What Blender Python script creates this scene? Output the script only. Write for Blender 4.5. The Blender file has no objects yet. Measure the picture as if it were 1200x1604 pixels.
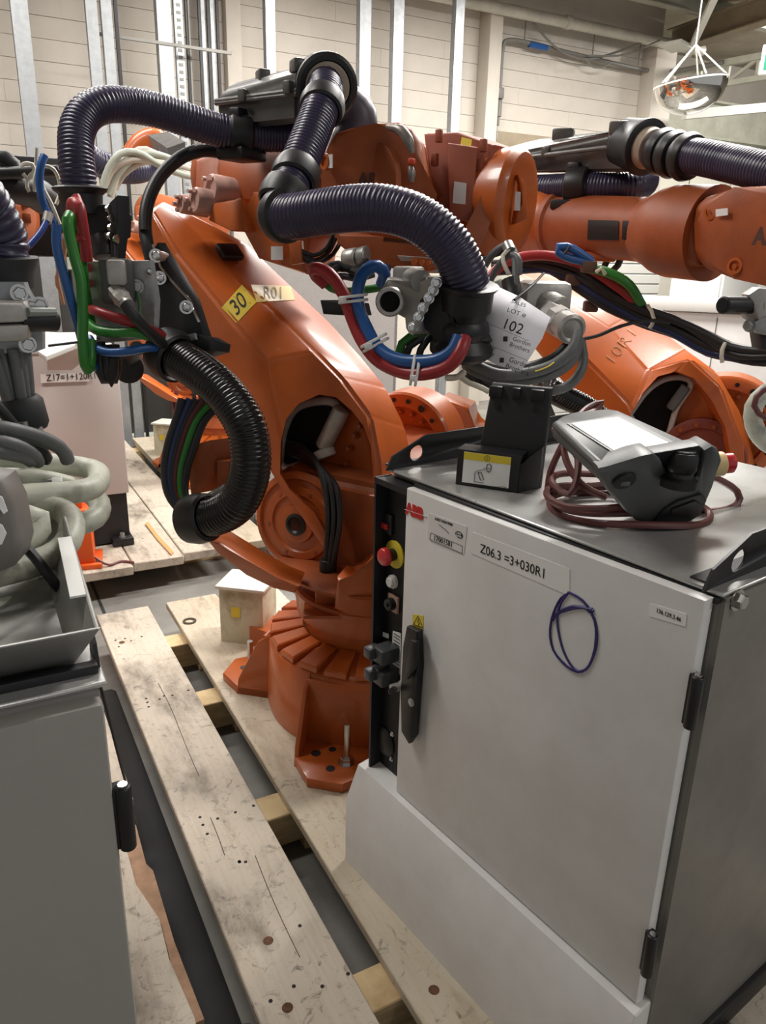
import bpy, bmesh, math, random
from math import pi, sin, cos, radians
from mathutils import Vector, Matrix
S = bpy.context.scene
COL = S.collection
random.seed(4)
# ---------------------------------------------------------------- camera
cd = bpy.data.cameras.new('camera'); cam = bpy.data.objects.new('camera', cd); COL.objects.link(cam)
cd.sensor_fit = 'VERTICAL'; cd.sensor_height = 36.0; cd.lens = 36.0 * 1200 / 1604
cd.clip_start = 0.02
cam.matrix_world = Matrix.Translation((0, 0, 1.53)) @ Matrix.Rotation(radians(-28.7), 4, 'Z') @ Matrix.Rotation(radians(90 - 18.5), 4, 'X') @ Matrix.Rotation(0.025, 4, 'Z')
S.camera = cam
# ---------------------------------------------------------------- light and exposure
wd = bpy.data.worlds.new('world'); S.world = wd; wd.use_nodes = True
bg = wd.node_tree.nodes['Background']; bg.inputs[0].default_value = (0.97, 0.98, 1.0, 1); bg.inputs[1].default_value = 0.38
def area(name, loc, sx, sy, power, col=(1, 0.965, 0.92), aim=None):
    l = bpy.data.lights.new(name, 'AREA'); l.shape = 'RECTANGLE'; l.size = sx; l.size_y = sy; l.energy = power; l.color = col
    o = bpy.data.objects.new(name, l); COL.objects.link(o); o.location = loc
    if aim is not None:
        o.rotation_euler = (Vector(aim) - Vector(loc)).to_track_quat('-Z', 'Y').to_euler()
    return o
area('hall_lamp', (2.6, 4.9, 3.75), 1.6, 0.3, 150)
area('hall_lamp.001', (5.2, 4.6, 3.75), 1.6, 0.3, 230)
area('hall_lamp.002', (0.2, 4.7, 3.75), 1.6, 0.3, 75)
area('hall_lamp.006', (9.6, 5.2, 3.9), 1.6, 0.3, 170, aim=(9.8, 9, 1.8))  # added fill light, out of view, aimed to brighten the far wall
area('hall_lamp.003', (2.9, 2.5, 3.75), 1.4, 0.3, 150)
area('hall_lamp.004', (-0.6, 2.6, 3.75), 1.4, 0.3, 70)
area('hall_lamp.005', (2.4, -1.4, 3.75), 1.6, 0.3, 40)
S.view_settings.view_transform = 'Standard'; S.view_settings.look = 'None'; S.view_settings.gamma = 1.0
S.view_settings.use_curve_mapping = False
S.view_settings.exposure = 0.0
# ---------------------------------------------------------------- materials
def lin(c):
    return tuple(((v / 255) / 12.92 if v / 255 <= 0.04045 else ((v / 255 + 0.055) / 1.055) ** 2.4) for v in c)
MATS = {}
def mat(name, rgb, rough=0.5, metal=0.0, var=0.0, scale=8.0, bump=0.0, bscale=60.0, rgb2=None, spec=0.5, coat=0.0, stretch=None, thresh=(0.35, 0.65), detail=6.0, trans=0.0, emit=0.0):
    if name in MATS: return MATS[name]
    m = bpy.data.materials.new(name); m.use_nodes = True; nt = m.node_tree; b = nt.nodes['Principled BSDF']
    c = lin(rgb)
    b.inputs['Base Color'].default_value = (*c, 1); b.inputs['Roughness'].default_value = rough; b.inputs['Metallic'].default_value = metal
    b.inputs['Specular IOR Level'].default_value = spec; b.inputs['Coat Weight'].default_value = coat; b.inputs['Coat Roughness'].default_value = 0.12
    b.inputs['Transmission Weight'].default_value = trans
    if emit: b.inputs['Emission Color'].default_value = (*c, 1); b.inputs['Emission Strength'].default_value = emit
    tc = nt.nodes.new('ShaderNodeTexCoord'); mp = nt.nodes.new('ShaderNodeMapping'); nt.links.new(tc.outputs['Object'], mp.inputs[0])
    if stretch: mp.inputs['Scale'].default_value = stretch
    if var or rgb2:
        n = nt.nodes.new('ShaderNodeTexNoise'); n.inputs['Scale'].default_value = scale; n.inputs['Detail'].default_value = detail; n.inputs['Roughness'].default_value = 0.65
        nt.links.new(mp.outputs[0], n.inputs['Vector'])
        r = nt.nodes.new('ShaderNodeMapRange'); r.inputs['From Min'].default_value = thresh[0]; r.inputs['From Max'].default_value = thresh[1]
        nt.links.new(n.outputs['Fac'], r.inputs['Value'])
        mx = nt.nodes.new('ShaderNodeMix'); mx.data_type = 'RGBA'; nt.links.new(r.outputs[0], mx.inputs['Factor'])
        c2 = lin(rgb2) if rgb2 else tuple(v * (1 - var) for v in c)
        mx.inputs['A'].default_value = (*c, 1); mx.inputs['B'].default_value = (*c2, 1)
        nt.links.new(mx.outputs['Result'], b.inputs['Base Color'])
        rr = nt.nodes.new('ShaderNodeMapRange'); rr.inputs['To Min'].default_value = max(0.02, rough - 0.06); rr.inputs['To Max'].default_value = min(1, rough + 0.1)
        nt.links.new(n.outputs['Fac'], rr.inputs['Value']); nt.links.new(rr.outputs[0], b.inputs['Roughness'])
    if bump:
        n2 = nt.nodes.new('ShaderNodeTexNoise'); n2.inputs['Scale'].default_value = bscale; n2.inputs['Detail'].default_value = 4
        nt.links.new(mp.outputs[0], n2.inputs['Vector'])
        bp = nt.nodes.new('ShaderNodeBump'); bp.inputs['Strength'].default_value = bump; bp.inputs['Distance'].default_value = 0.004
        nt.links.new(n2.outputs['Fac'], bp.inputs['Height']); nt.links.new(bp.outputs[0], b.inputs['Normal'])
    MATS[name] = m; return m
ORANGE = mat('robot_orange', (188, 92, 34), 0.36, var=0.22, scale=5, coat=0.25, bump=0.06, bscale=150)
ORANGE_D = mat('robot_orange_dusty', (168, 84, 40), 0.5, var=0.3, scale=7, bump=0.08, bscale=150)
BRICKRED = mat('robot_red_brown', (150, 78, 55), 0.55, var=0.15, scale=6)
PINK = mat('machined_cap', (186, 146, 134), 0.35, var=0.15, scale=20)
HOSE = mat('purple_hose', (50, 46, 72), 0.32, var=0.2, scale=12)
HOSEB = mat('black_hose', (18, 18, 19), 0.25)
BLACK = mat('black_plastic', (26, 26, 28), 0.42, var=0.2, scale=20)
BLACKM = mat('black_sheet_metal', (30, 30, 33), 0.45, var=0.15)
CABLE = mat('black_cable', (34, 35, 37), 0.45)
GCABLE = mat('grey_cable', (96, 98, 98), 0.5, var=0.2, scale=30)
BOXG = mat('cable_box_grey', (92, 90, 87), 0.34, var=0.35, scale=14, bump=0.25, bscale=30)
STEEL = mat('zinc_steel', (168, 168, 165), 0.34, metal=0.6, var=0.25, scale=40, bump=0.05)
ALU = mat('cast_aluminium', (182, 179, 174), 0.4, metal=0.5, var=0.2, scale=30, bump=0.1, bscale=200)
GALV = mat('galvanised', (158, 161, 163), 0.42, metal=0.55, var=0.18, scale=22)
CHROME = mat('bright_bolt', (200, 200, 198), 0.2, metal=1.0)
RED = mat('red_hose', (158, 42, 46), 0.35, var=0.1); GREEN = mat('green_hose', (50, 128, 48), 0.32, var=0.1); BLUE = mat('blue_hose', (38, 88, 152), 0.32, var=0.1)
NAVY = mat('navy_hose', (32, 48, 88), 0.35)
CABW = mat('cabinet_grey_paint', (224, 224, 222), 0.42, var=0.06, scale=5, bump=0.05, bscale=500, rgb2=(212, 210, 207))
CABTOP = mat('cabinet_sheet', (196, 196, 194), 0.28, metal=0.5, var=0.12, scale=14, bump=0.04, bscale=300)
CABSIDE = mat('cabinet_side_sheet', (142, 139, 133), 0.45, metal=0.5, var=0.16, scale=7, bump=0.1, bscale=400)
WHITE = mat('white_label', (238, 238, 236), 0.5); YELLOW = mat('yellow_label', (226, 204, 60), 0.5); INK = mat('black_print', (22, 22, 24), 0.6); REDINK = mat('red_print', (205, 32, 34), 0.5)
TAGW = mat('tag_paper', (246, 244, 250), 0.6); PENINK = mat('marker_blue', (54, 44, 108), 0.5)
CREAM = mat('cream_box', (206, 202, 178), 0.45, rgb2=(150, 128, 90), scale=9, thresh=(0.5, 0.75))
CREAMTOP = mat('cream_box_lid', (225, 224, 212), 0.4, var=0.12, scale=15)
TIEW = mat('white_tie', (225, 223, 220), 0.5); WIRE = mat('white_wire', (214, 208, 190), 0.5)
REDCABLE = mat('maroon_cable', (112, 66, 62), 0.42, var=0.18, scale=18)
PEND = mat('pendant_grey', (88, 91, 90), 0.4, bump=0.03, bscale=400, var=0.08); PENDD = mat('pendant_dark', (34, 36, 37), 0.45)
SCREEN = mat('screen_white_glare', (246, 246, 246), 0.3, spec=0.6)  # near-white base colour stands in for bright light reflected in the screen
WOOD = mat('pallet_wood', (200, 189, 173), 0.62, rgb2=(78, 70, 60), scale=3.2, stretch=(2.0, 0.9, 1.5), bump=0.25, bscale=45, thresh=(0.52, 0.74), detail=14)
def scuffs(m, dark, light):
    """fine dirt and grain on top of the board colour"""
    nt = m.node_tree; b = nt.nodes['Principled BSDF']; src = b.inputs['Base Color'].links[0].from_socket
    tc = nt.nodes.new('ShaderNodeTexCoord'); mp = nt.nodes.new('ShaderNodeMapping'); mp.inputs['Scale'].default_value = (30, 1.6, 20); nt.links.new(tc.outputs['Object'], mp.inputs[0])
    g = nt.nodes.new('ShaderNodeTexNoise'); g.inputs['Scale'].default_value = 3; g.inputs['Detail'].default_value = 8; nt.links.new(mp.outputs[0], g.inputs['Vector'])
    w = nt.nodes.new('ShaderNodeTexNoise'); w.inputs['Scale'].default_value = 22; w.inputs['Detail'].default_value = 12; w.inputs['Roughness'].default_value = .8; w.inputs['Distortion'].default_value = 1.5; nt.links.new(tc.outputs['Object'], w.inputs['Vector'])
    r1 = nt.nodes.new('ShaderNodeMapRange'); r1.inputs['From Min'].default_value = .45; r1.inputs['From Max'].default_value = .75; r1.inputs['To Max'].default_value = .35; nt.links.new(g.outputs['Fac'], r1.inputs['Value'])
    r2 = nt.nodes.new('ShaderNodeMapRange'); r2.inputs['From Min'].default_value = .54; r2.inputs['From Max'].default_value = .66; r2.inputs['To Max'].default_value = .75; nt.links.new(w.outputs['Fac'], r2.inputs['Value'])
    for r, c in ((r1, light), (r2, dark)):
        mx = nt.nodes.new('ShaderNodeMix'); mx.data_type = 'RGBA'; nt.links.new(r.outputs[0], mx.inputs['Factor']); nt.links.new(src, mx.inputs['A']); mx.inputs['B'].default_value = (*lin(c), 1); src = mx.outputs['Result']
    nt.links.new(src, b.inputs['Base Color'])
scuffs(WOOD, (70, 62, 54), (170, 148, 120))
WOODY = mat('pallet_wood_yellow', (194, 183, 163), 0.55, rgb2=(140, 120, 92), scale=4, stretch=(2.5, .6, 2), bump=0.2, bscale=40, thresh=(0.5, 0.75), detail=12)
scuffs(WOODY, (88, 74, 60), (178, 150, 108))
WOODB = mat('pallet_block_wood', (208, 184, 140), 0.65, rgb2=(160, 128, 88), scale=7, stretch=(1, 1, 6), bump=0.2, thresh=(0.4, 0.75))
HOSEW = mat('dirty_white_hose', (200, 202, 186), 0.45, rgb2=(112, 108, 90), scale=9, thresh=(0.5, 0.72), detail=9)
RUBBER = mat('rubber', (40, 42, 44), 0.6)
# ---------------------------------------------------------------- mesh helpers
def V(*a): return Vector(a)
class MB:
    """collects shapes into one mesh"""
    def __init__(s): s.bm = bmesh.new()
    def box(s, c, size, rot=None, bev=0.0, seg=2):
        r = bmesh.ops.create_cube(s.bm, size=1.0); vs = r['verts']
        m = Matrix.Translation(c) @ ((rot if isinstance(rot, Matrix) else Matrix.Rotation(rot, 4, 'Z')) if rot is not None else Matrix()) @ Matrix.Diagonal((*size, 1))
        bmesh.ops.transform(s.bm, matrix=m, verts=vs)
        if bev: 
            es = list({e for v in vs for e in v.link_edges}); bmesh.ops.bevel(s.bm, geom=es, offset=bev, segments=seg, profile=0.5, affect='EDGES')
        return s
    def loft(s, loops, cap=True, closed=True):
        R = [[s.bm.verts.new(p) for p in lp] for lp in loops]
        n = len(R[0])
        for a, b in zip(R, R[1:]):
            for i in range(n if closed else n - 1):
                j = (i + 1) % n
                try: s.bm.faces.new((a[i], a[j], b[j], b[i]))
                except ValueError: pass
        if cap and closed:
            s.bm.faces.new(R[0][::-1]); s.bm.faces.new(R[-1])
        return s
    def lathe(s, p, axis, prof, seg=24, cap=True):
        """prof: list of (along, radius)"""
        p = Vector(p); ax = Vector(axis).normalized(); u = ax.orthogonal().normalized(); w = ax.cross(u)
        s.loft([[p + ax * a + (u * cos(2 * pi * k / seg) + w * sin(2 * pi * k / seg)) * max(r, 1e-4) for k in range(seg)] for a, r in prof], cap)
        return s
    def cyl(s, a, b, r, r2=None, seg=16, bev=0.0):
        a = Vector(a); b = Vector(b); L = (b - a).length; r2 = r if r2 is None else r2
        if bev: return s.lathe(a, b - a, [(0, r - bev), (bev * .4, r - bev * .3), (bev, r), (L - bev, r2), (L - bev * .4, r2 - bev * .3), (L, r2 - bev)], seg)
        return s.lathe(a, b - a, [(0, r), (L, r2)], seg)
    def hexbolt(s, p, axis, r=0.008, h=0.007):
        ax = Vector(axis).normalized()
        s.lathe(p, ax, [(0, r * 1.35), (0.0018, r * 1.35)], 16); s.lathe(Vector(p) + ax * 0.0018, ax, [(0, r), (h * .85, r), (h, r * .85)], 6); return s
    def prism(s, poly, depth, bev=0.0, seg=2):
        """poly: 3d points in one plane; depth: vector"""
        d = Vector(depth); vs = [s.bm.verts.new(p) for p in poly]; vt = [s.bm.verts.new(Vector(p) + d) for p in poly]; n = len(poly)
        fs = [s.bm.faces.new(vs[::-1]), s.bm.faces.new(vt)]
        for i in range(n): fs.append(s.bm.faces.new((vs[i], vs[(i + 1) % n], vt[(i + 1) % n], vt[i])))
        if bev:
            es = list({e for f in fs[:2] for e in f.edges}); bmesh.ops.bevel(s.bm, geom=es, offset=bev, segments=seg, profile=0.5, affect='EDGES')
        return s
    def tube(s, pts, r, seg=10, step=0.02, smooth=True, corr=None, cap=True):
        """swept tube; r constant or list per control point; corr=(pitch, depth) makes a corrugated hose"""
        if smooth: P_, R_ = spline(pts, r, corr[0] / 4 if corr else step)
        else: P_ = [Vector(p) for p in pts]; R_ = [r] * len(pts) if not isinstance(r, (list, tuple)) else list(r)
        n = len(P_); T_ = [((P_[min(i + 1, n - 1)] - P_[max(i - 1, 0)]).normalized()) for i in range(n)]
        u = T_[0].orthogonal().normalized(); loops = []
        for i in range(n):
            u = (u - T_[i] * u.dot(T_[i])).normalized(); w = T_[i].cross(u)
            rr = R_[i]
            if corr: rr -= corr[1] * (0, .35, 1, .35)[i % 4]
            loops.append([P_[i] + (u * cos(2 * pi * k / seg) + w * sin(2 * pi * k / seg)) * rr for k in range(seg)])
        return s.loft(loops, cap)
    def obj(s, name, m, parent=None, angle=38, world=False, smooth=True):
        bmesh.ops.recalc_face_normals(s.bm, faces=s.bm.faces)
        if world and parent is not None: s.bm.transform(parent.matrix_basis.inverted())
        me = bpy.data.meshes.new(name); s.bm.to_mesh(me); s.bm.free()
        me.materials.append(m)
        if smooth:
            me.polygons.foreach_set('use_smooth', [True] * len(me.polygons)); me.set_sharp_from_angle(angle=radians(angle))
        o = bpy.data.objects.new(name, me); COL.objects.link(o)
        if parent is not None: o.parent = parent
        return o
def spline(pts, r, step):
    P_ = [Vector(p) for p in pts]; rr = list(r) if isinstance(r, (list, tuple)) else [r] * len(P_)
    Q = [P_[0] * 2 - P_[1]] + P_ + [P_[-1] * 2 - P_[-2]]
    dense = []; dr = []
    for i in range(len(P_) - 1):
        a, b, c, d = Q[i:i + 4]
        k = max(2, int((c - b).length / (step * .25)) if (c - b).length / step < 400 else 400)
        k = min(k, 600)
        t1 = max((b - a).length, 1e-5) ** .5; t2 = max((c - b).length, 1e-5) ** .5; t3 = max((d - c).length, 1e-5) ** .5
        m1 = ((b - a) / t1 - (c - a) / (t1 + t2) + (c - b) / t2) * t2; m2 = ((c - b) / t2 - (d - b) / (t2 + t3) + (d - c) / t3) * t2
        for j in range(k):
            t = j / k
            dense.append((2 * t ** 3 - 3 * t * t + 1) * b + (t ** 3 - 2 * t * t + t) * m1 + (-2 * t ** 3 + 3 * t * t) * c + (t ** 3 - t * t) * m2); dr.append(rr[i] * (1 - t) + rr[i + 1] * t)
    dense.append(P_[-1]); dr.append(rr[-1])
    out = [dense[0]]; orr = [dr[0]]; acc = 0
    for i in range(1, len(dense)):
        acc += (dense[i] - dense[i - 1]).length
        if acc >= step: out.append(dense[i]); orr.append(dr[i]); acc = 0
    if (out[-1] - dense[-1]).length > step * .3 or len(out) < 2: out.append(dense[-1]); orr.append(dr[-1])
    return out, orr
def thing(name, label, cat, loc=(0, 0, 0), rotz=0.0, group=None):
    o = bpy.data.objects.new(name, None); COL.objects.link(o); o.location = loc; o.rotation_euler = (0, 0, rotz); o.empty_display_size = .1
    o.matrix_basis = Matrix.Translation(loc) @ Matrix.Rotation(rotz, 4, 'Z')
    o['label'] = label; o['category'] = cat
    if group: o['group'] = group
    return o
def tag(o, label, cat, group=None):
    o['label'] = label; o['category'] = cat
    if group: o['group'] = group
    return o
def lab(o, s): o['label'] = s; return o
def struct(o): o['kind'] = 'structure'; return o
def share(o, parent, loc=(0, 0, 0), rot=None):
    c = o.copy(); COL.objects.link(c); c.parent = parent
    c.matrix_basis = Matrix.Translation(loc) @ (rot if rot is not None else Matrix()); return c
def dup(root, loc, rotz, label, group=None, skip=()):
    r = root.copy(); COL.objects.link(r); r.matrix_basis = Matrix.Translation(loc) @ Matrix.Rotation(rotz, 4, 'Z')
    r['label'] = label
    if group: r['group'] = group
    for ch in list(root.children):
        if ch.name.split('.')[0] in skip: continue
        c = ch.copy(); COL.objects.link(c); c.parent = r
        for g in list(ch.children):
            d = g.copy(); COL.objects.link(d); d.parent = c
    return r
def text(body, size, org, right, up, m, parent, name='lettering', align='LEFT', depth=0.0004, sx=1.0, bold=0.0):
    cu = bpy.data.curves.new(name, 'FONT'); cu.body = body; cu.size = size; cu.extrude = depth; cu.align_x = align; cu.align_y = 'CENTER'; cu.offset = bold
    cu.resolution_u = 3
    cu.materials.append(m); o = bpy.data.objects.new(name, cu); COL.objects.link(o)
    x = Vector(right).normalized(); n = x.cross(Vector(up)).normalized(); y = n.cross(x)
    o.matrix_basis = Matrix.Translation(org) @ Matrix(((x.x * sx, y.x, n.x, 0), (x.y * sx, y.y, n.y, 0), (x.z * sx, y.z, n.z, 0), (0, 0, 0, 1)))
    bpy.context.view_layer.update(); dg = bpy.context.evaluated_depsgraph_get()
    me = bpy.data.meshes.new_from_object(o.evaluated_get(dg)); mw = o.matrix_basis.copy(); bpy.data.objects.remove(o)
    if not me.materials: me.materials.append(m)
    o = bpy.data.objects.new(name, me); COL.objects.link(o); o.matrix_basis = mw
    if parent is not None: o.parent = parent
    return o
def snap(target, p, off):
    o = target.parent.matrix_basis.inverted() @ Vector((0, 0, 1.53)); d = (Vector(p) - o).normalized()
    ok, co, n, i = target.ray_cast(o, d)
    if not ok: ok, co, n, i = target.closest_point_on_mesh(Vector(p))
    return co + n * off, n
def decal(target, corners, m, name, off=.0012, nx=8, ny=8):
    """thin sticker following the surface: corners bl, br, tr, tl"""
    a, b, c, d = map(Vector, corners); mb = MB(); G = []
    for j in range(ny + 1):
        G.append([mb.bm.verts.new(snap(target, a.lerp(b, i / nx).lerp(d.lerp(c, i / nx), j / ny), off)[0]) for i in range(nx + 1)])
    for j in range(ny):
        for i in range(nx): mb.bm.faces.new((G[j][i], G[j][i + 1], G[j + 1][i + 1], G[j + 1][i]))
    return mb.obj(name, m, target, angle=180)
def decal_text(target, o, off=.002):
    """lays lettering on the surface"""
    mw = o.matrix_basis.copy()
    bm = bmesh.new(); bm.from_mesh(o.data); bmesh.ops.delete(bm, geom=[v for v in bm.verts if v.co.z < 0], context='VERTS'); bmesh.ops.subdivide_edges(bm, edges=[e for e in bm.edges if e.calc_length() > .01], cuts=2)
    for v in bm.verts: v.co = snap(target, mw @ v.co, off)[0]
    bm.to_mesh(o.data); bm.free(); o.matrix_basis = Matrix(); return o
def quad(a, right, up, w, h, t=0.0008):
    """thin plate box starting at lower left a"""
    x = Vector(right).normalized(); n = x.cross(Vector(up)).normalized(); y = n.cross(x); a = Vector(a)
    return MB().prism([a, a + x * w, a + x * w + y * h, a + y * h], n * t)
# ================================================================ the hall
FLOORM = mat('concrete_floor', (138, 136, 130), 0.5, rgb2=(100, 98, 94), scale=2.2, bump=0.12, bscale=30, thresh=(0.35, 0.7), detail=10)
WALLM = mat('painted_block', (206, 198, 186), 0.6, var=0.1, scale=3, bump=0.3, bscale=14)
WALLG = mat('wall_base_paint', (150, 144, 134), 0.6, var=0.1, scale=3)
WALLF = mat('far_wall_panel_paint', (222, 218, 204), 0.6, var=0.05, scale=2)
CEILM = mat('ceiling_board', (168, 156, 138), 0.8, var=0.3, scale=1.5)
BEAMM = mat('beam_paint', (182, 182, 166), 0.5, var=0.25, scale=4); BEAMB = mat('beam_brown', (150, 136, 112), 0.6, var=0.25, scale=4); BEAMW = mat('beam_white', (226, 226, 218), 0.5, var=0.1, scale=4)
PIPEM = mat('painted_pipe', (205, 200, 186), 0.35, var=0.2, scale=6); CONDUIT = mat('grey_conduit', (120, 118, 112), 0.45, var=0.15)
f_ = struct(MB().box((6, 4.0, -0.05), (22, 16, 0.1)).obj('floor', FLOORM)); 
for i in range(6):     # saw-cut joints of the slab, as thin dark strips of sealant
    MB().box((-2 + i * 2.4, 4.5, 0.0015), (0.012, 15, 0.003)).obj('joint', RUBBER, f_)
wb = struct(MB().box((1.2, 7.14, 2.18), (12.0, 0.2, 4.36)).obj('wall_back', WALLM))
BW, BH = 0.452, 0.150
blk = None; k = 0
me_ = MB().box((0, 0, 0), (BW - .0002, .05, BH - .003), bev=.0006, seg=1).obj('block', WALLM, wb).data
first = [o for o in COL.objects if o.data == me_][0]; used_first = False
for r_ in range(16):
    z = 1.36 + BH * (r_ + .5)
    for c_ in range(17):
        x = -0.35 + BW * c_ + (BW / 2 if r_ % 2 else 0) + .2
        if x > 7.15: continue
        loc = (x, 7.03 + random.uniform(-.0012, .0012), z)
        if not used_first: first.location = loc; used_first = True
        else: share(first, wb, loc)
for n_, x0, x1, t_ in (('trim_1', 4.755, 4.90, .18), ('trim_2', 2.22, 2.345, .1), ('trim_3', 6.9, 7.2, .2)):
    struct(MB().box(((x0 + x1) / 2, 7.0 - t_ / 2, 1.88), (x1 - x0, t_, 3.76), bev=.006).obj(n_, WALLM))
struct(MB().box((3.4, 7.0, 1.33), (7.6, 0.07, 0.07), bev=.005).obj('trim_4', BEAMM))
struct(MB().box((6.0, 6.98, 2.66), (2.2, 0.1, 0.16), bev=.004).obj('lintel', BEAMB))
wf = struct(MB().box((12.0, 9.14, 2.18), (9.6, 0.2, 4.36)).obj('wall_far', WALLG))
p0 = None
for i in range(8):
    m_ = MB().box((7.8 + i * .93, 9.02, 1.6), (.90, .05, 3.2), bev=.004) if p0 is None else None
    if p0 is None: p0 = m_.obj('panel', WALLF, wf)
    else: share(p0, wf, (i * .93, 0, 0))
struct(MB().box((11.0, 8.95, 3.55), (7.6, .12, .5), bev=.01).box((11.0, 8.90, 3.31), (7.6, .24, .03)).box((11, 8.9, 3.79), (7.6, .24, .03)).obj('beam_far', BEAMM))
struct(MB().box((-4.8, 4, 2.18), (.2, 14, 4.36)).obj('wall_left', WALLM))
struct(MB().box((16.8, 4, 2.18), (.2, 14, 4.36)).obj('wall_right', WALLM))
struct(MB().box((7.25, 8.1, 2.0), (.1, 1.9, 4.0)).obj('wall_return', WALLF))
struct(MB().box((6, 4, 4.41), (22, 14.4, .1)).obj('ceiling', CEILM))
cl = MB()
def steel(mb, a, b, w, h):
    a = Vector(a); b = Vector(b); d = (b - a); L = d.length; q = d.to_track_quat('X', 'Z').to_matrix().to_4x4()
    mb.box((a + b) / 2, (L, w, h), rot=q); return mb
def ibeam(mb, a, b, w, h, t=.012):
    u = Vector((0, 0, 1)); steel(mb, a, b, t, h)
    for s in (-1, 1): steel(mb, Vector(a) + u * s * h / 2, Vector(b) + u * s * h / 2, w, t)
    return mb
bt = struct(ibeam(MB(), (7.4, 7.1, 3.86), (6.6, 1.0, 3.86), .16, .22).obj('beam_1', BEAMB))
struct(ibeam(MB(), (8.0, 8.9, 4.0), (7.6, 1.2, 4.1), .16, .16).obj('beam_2', BEAMM))
struct(steel(steel(MB(), (7.15, 6.6, 3.62), (5.75, 5.0, 3.80), .06, .05), (6.7, 6.45, 3.64), (6.95, 6.5, 3.62), .25, .03).obj('beam_3', BEAMW))
struct(ibeam(MB(), (7.0, 6.9, 4.2), (9.8, 3.0, 4.2), .12, .2).obj('beam_4', BEAMB))
g = struct(MB().obj('beam_5', BEAMM))
gm = steel(steel(MB(), (7.3, 6.9, 3.52), (7.6, 5.0, 3.52), .07, .06), (7.3, 6.9, 3.32), (7.6, 5.0, 3.32), .07, .05)
for i in range(6):
    t0, t1 = i / 6, (i + 1) / 6
    a = Vector((7.3, 6.9, 3.33)).lerp(Vector((7.6, 5.0, 3.33)), t0); b = Vector((7.3, 6.9, 3.51)).lerp(Vector((7.6, 5.0, 3.51)), t1)
    steel(gm, a, b, .03, .03); steel(gm, a, a + V(0, 0, .18), .03, .03)
gm.obj('lattice', BEAMM, g)
struct(steel(MB(), (7.2, 6.6, 3.05), (9.0, 6.2, 3.3), .09, .09).obj('beam_6', BEAMW))
struct(steel(MB(), (8.4, 6.2, 3.05), (8.9, 5.2, 3.7), .08, .08).obj('beam_7', BEAMM))
struct(ibeam(MB(), (4.8, 5.9, 4.15), (9.5, 5.9, 4.15), .14, .2).obj('beam_8', BEAMB))
struct(ibeam(MB(), (5.2, 6.55, 4.05), (9.5, 6.55, 4.05), .1, .14).obj('beam_9', BEAMM))
# services on the wall
hp = tag(MB().cyl((-0.2, 6.78, 3.745), (7.55, 6.78, 3.735), .052, seg=20).lathe((3.2, 6.78, 3.74), (1, 0, 0), [(0, .052), (.01, .064), (.06, .064), (.07, .052)], 20).lathe((5.6, 6.78, 3.74), (1, 0, 0), [(0, .052), (.01, .064), (.06, .064), (.07, .052)], 20).obj('heating_pipe', PIPEM), 'thick pale painted pipe running along the top of the block wall', 'pipe')
cnd = thing('air_line', 'thin grey air line with a bend and drop on the block wall', 'pipe', (4.97, 6.9, 3.0))
MB().tube([(4.965, 6.9, 3.02), (4.965, 6.9, 3.44), (4.985, 6.9, 3.51), (5.06, 6.9, 3.535), (6.0, 6.9, 3.51), (6.9, 6.9, 3.49), (7.12, 6.82, 3.49), (7.35, 6.3, 3.52)], .021, 10).obj('tube', CONDUIT, cnd, world=True)
MB().cyl((4.965, 6.9, 2.86), (4.965, 6.9, 3.05), .03).cyl((4.965, 6.9, 2.78), (4.965, 6.9, 2.86), .016).box((4.93, 6.88, 3.06), (.1, .08, .1), bev=.012).obj('valve', CONDUIT, cnd, world=True)
MB().cyl((4.965, 6.9, 2.66), (4.965, 6.9, 2.78), .007, .003).obj('nozzle', STEEL, cnd, world=True)
lab(MB().cyl((5.28, 6.9, 3.529), (5.5, 6.9, 3.524), .028).obj('sleeve', BLUE, cnd, world=True), 'blue sleeve')
for x in (5.22, 6.1, 6.75): MB().cyl((x, 6.9, 3.52), (x, 6.9, 3.72), .006).obj('hanger', CONDUIT, cnd, world=True)
tag(MB().tube([(5.2, 6.85, 3.74), (5.6, 6.85, 3.52), (5.95, 6.84, 3.47), (6.4, 6.8, 3.6), (6.75, 6.76, 3.74)], .011, 8).tube([(5.95, 6.84, 3.48), (6.05, 6.84, 3.42), (6.2, 6.84, 3.43), (6.3, 6.84, 3.48)], .01, 8).tube([(5.97, 6.82, 3.5), (6.4, 6.74, 3.55), (6.8, 6.68, 3.72)], .009, 8).obj('slack_cable', CONDUIT), 'slack dark cable looping between the thick pipe and the air line', 'cable')
# vertical services left on the wall
def post(x, y, w, d, label, m=GALV, top=4.3, group='galvanised posts between the robot rows', name='galvanised_post', lip=True):
    t = thing(name, label, 'post', (x, y, 0), 0, group)
    mb = MB().box((0, 0, top / 2), (w, .006, top)).box((-w / 2 + .003, d / 2, top / 2), (.006, d, top)).box((w / 2 - .003, d / 2, top / 2), (.006, d, top))
    if lip: mb.box((-w / 2 + .018, d, top / 2), (.036, .005, top)).box((w / 2 - .018, d, top / 2), (.036, .005, top))
    mb.obj('channel', m, t)
    MB().box((0, d / 2, .006), (w + .09, d + .09, .012), bev=.003).obj('base_plate', m, t)
    for sx in (-1, 1): MB().hexbolt((sx * (w / 2 + .025), d / 2, .012), (0, 0, 1), .012, .01).obj('bolt', CHROME, t)
    return t
pa = (0.622, 6.3, 2.696); pb = (1.571, 6.3, 2.891); pc = (2.372, 6.3, 3.077); pdd = (3.177, 6.3, 3.184); pe = (3.482, 6.3, 3.224); pf = (4.072, 6.3, 3.302)
post(pa[0], 6.3, .105, .07, 'wide galvanised post furthest toward the blue air hoses')
post(pb[0], 6.3, .10, .08, 'galvanised post behind the arched purple hose, beside black conduits')
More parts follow.
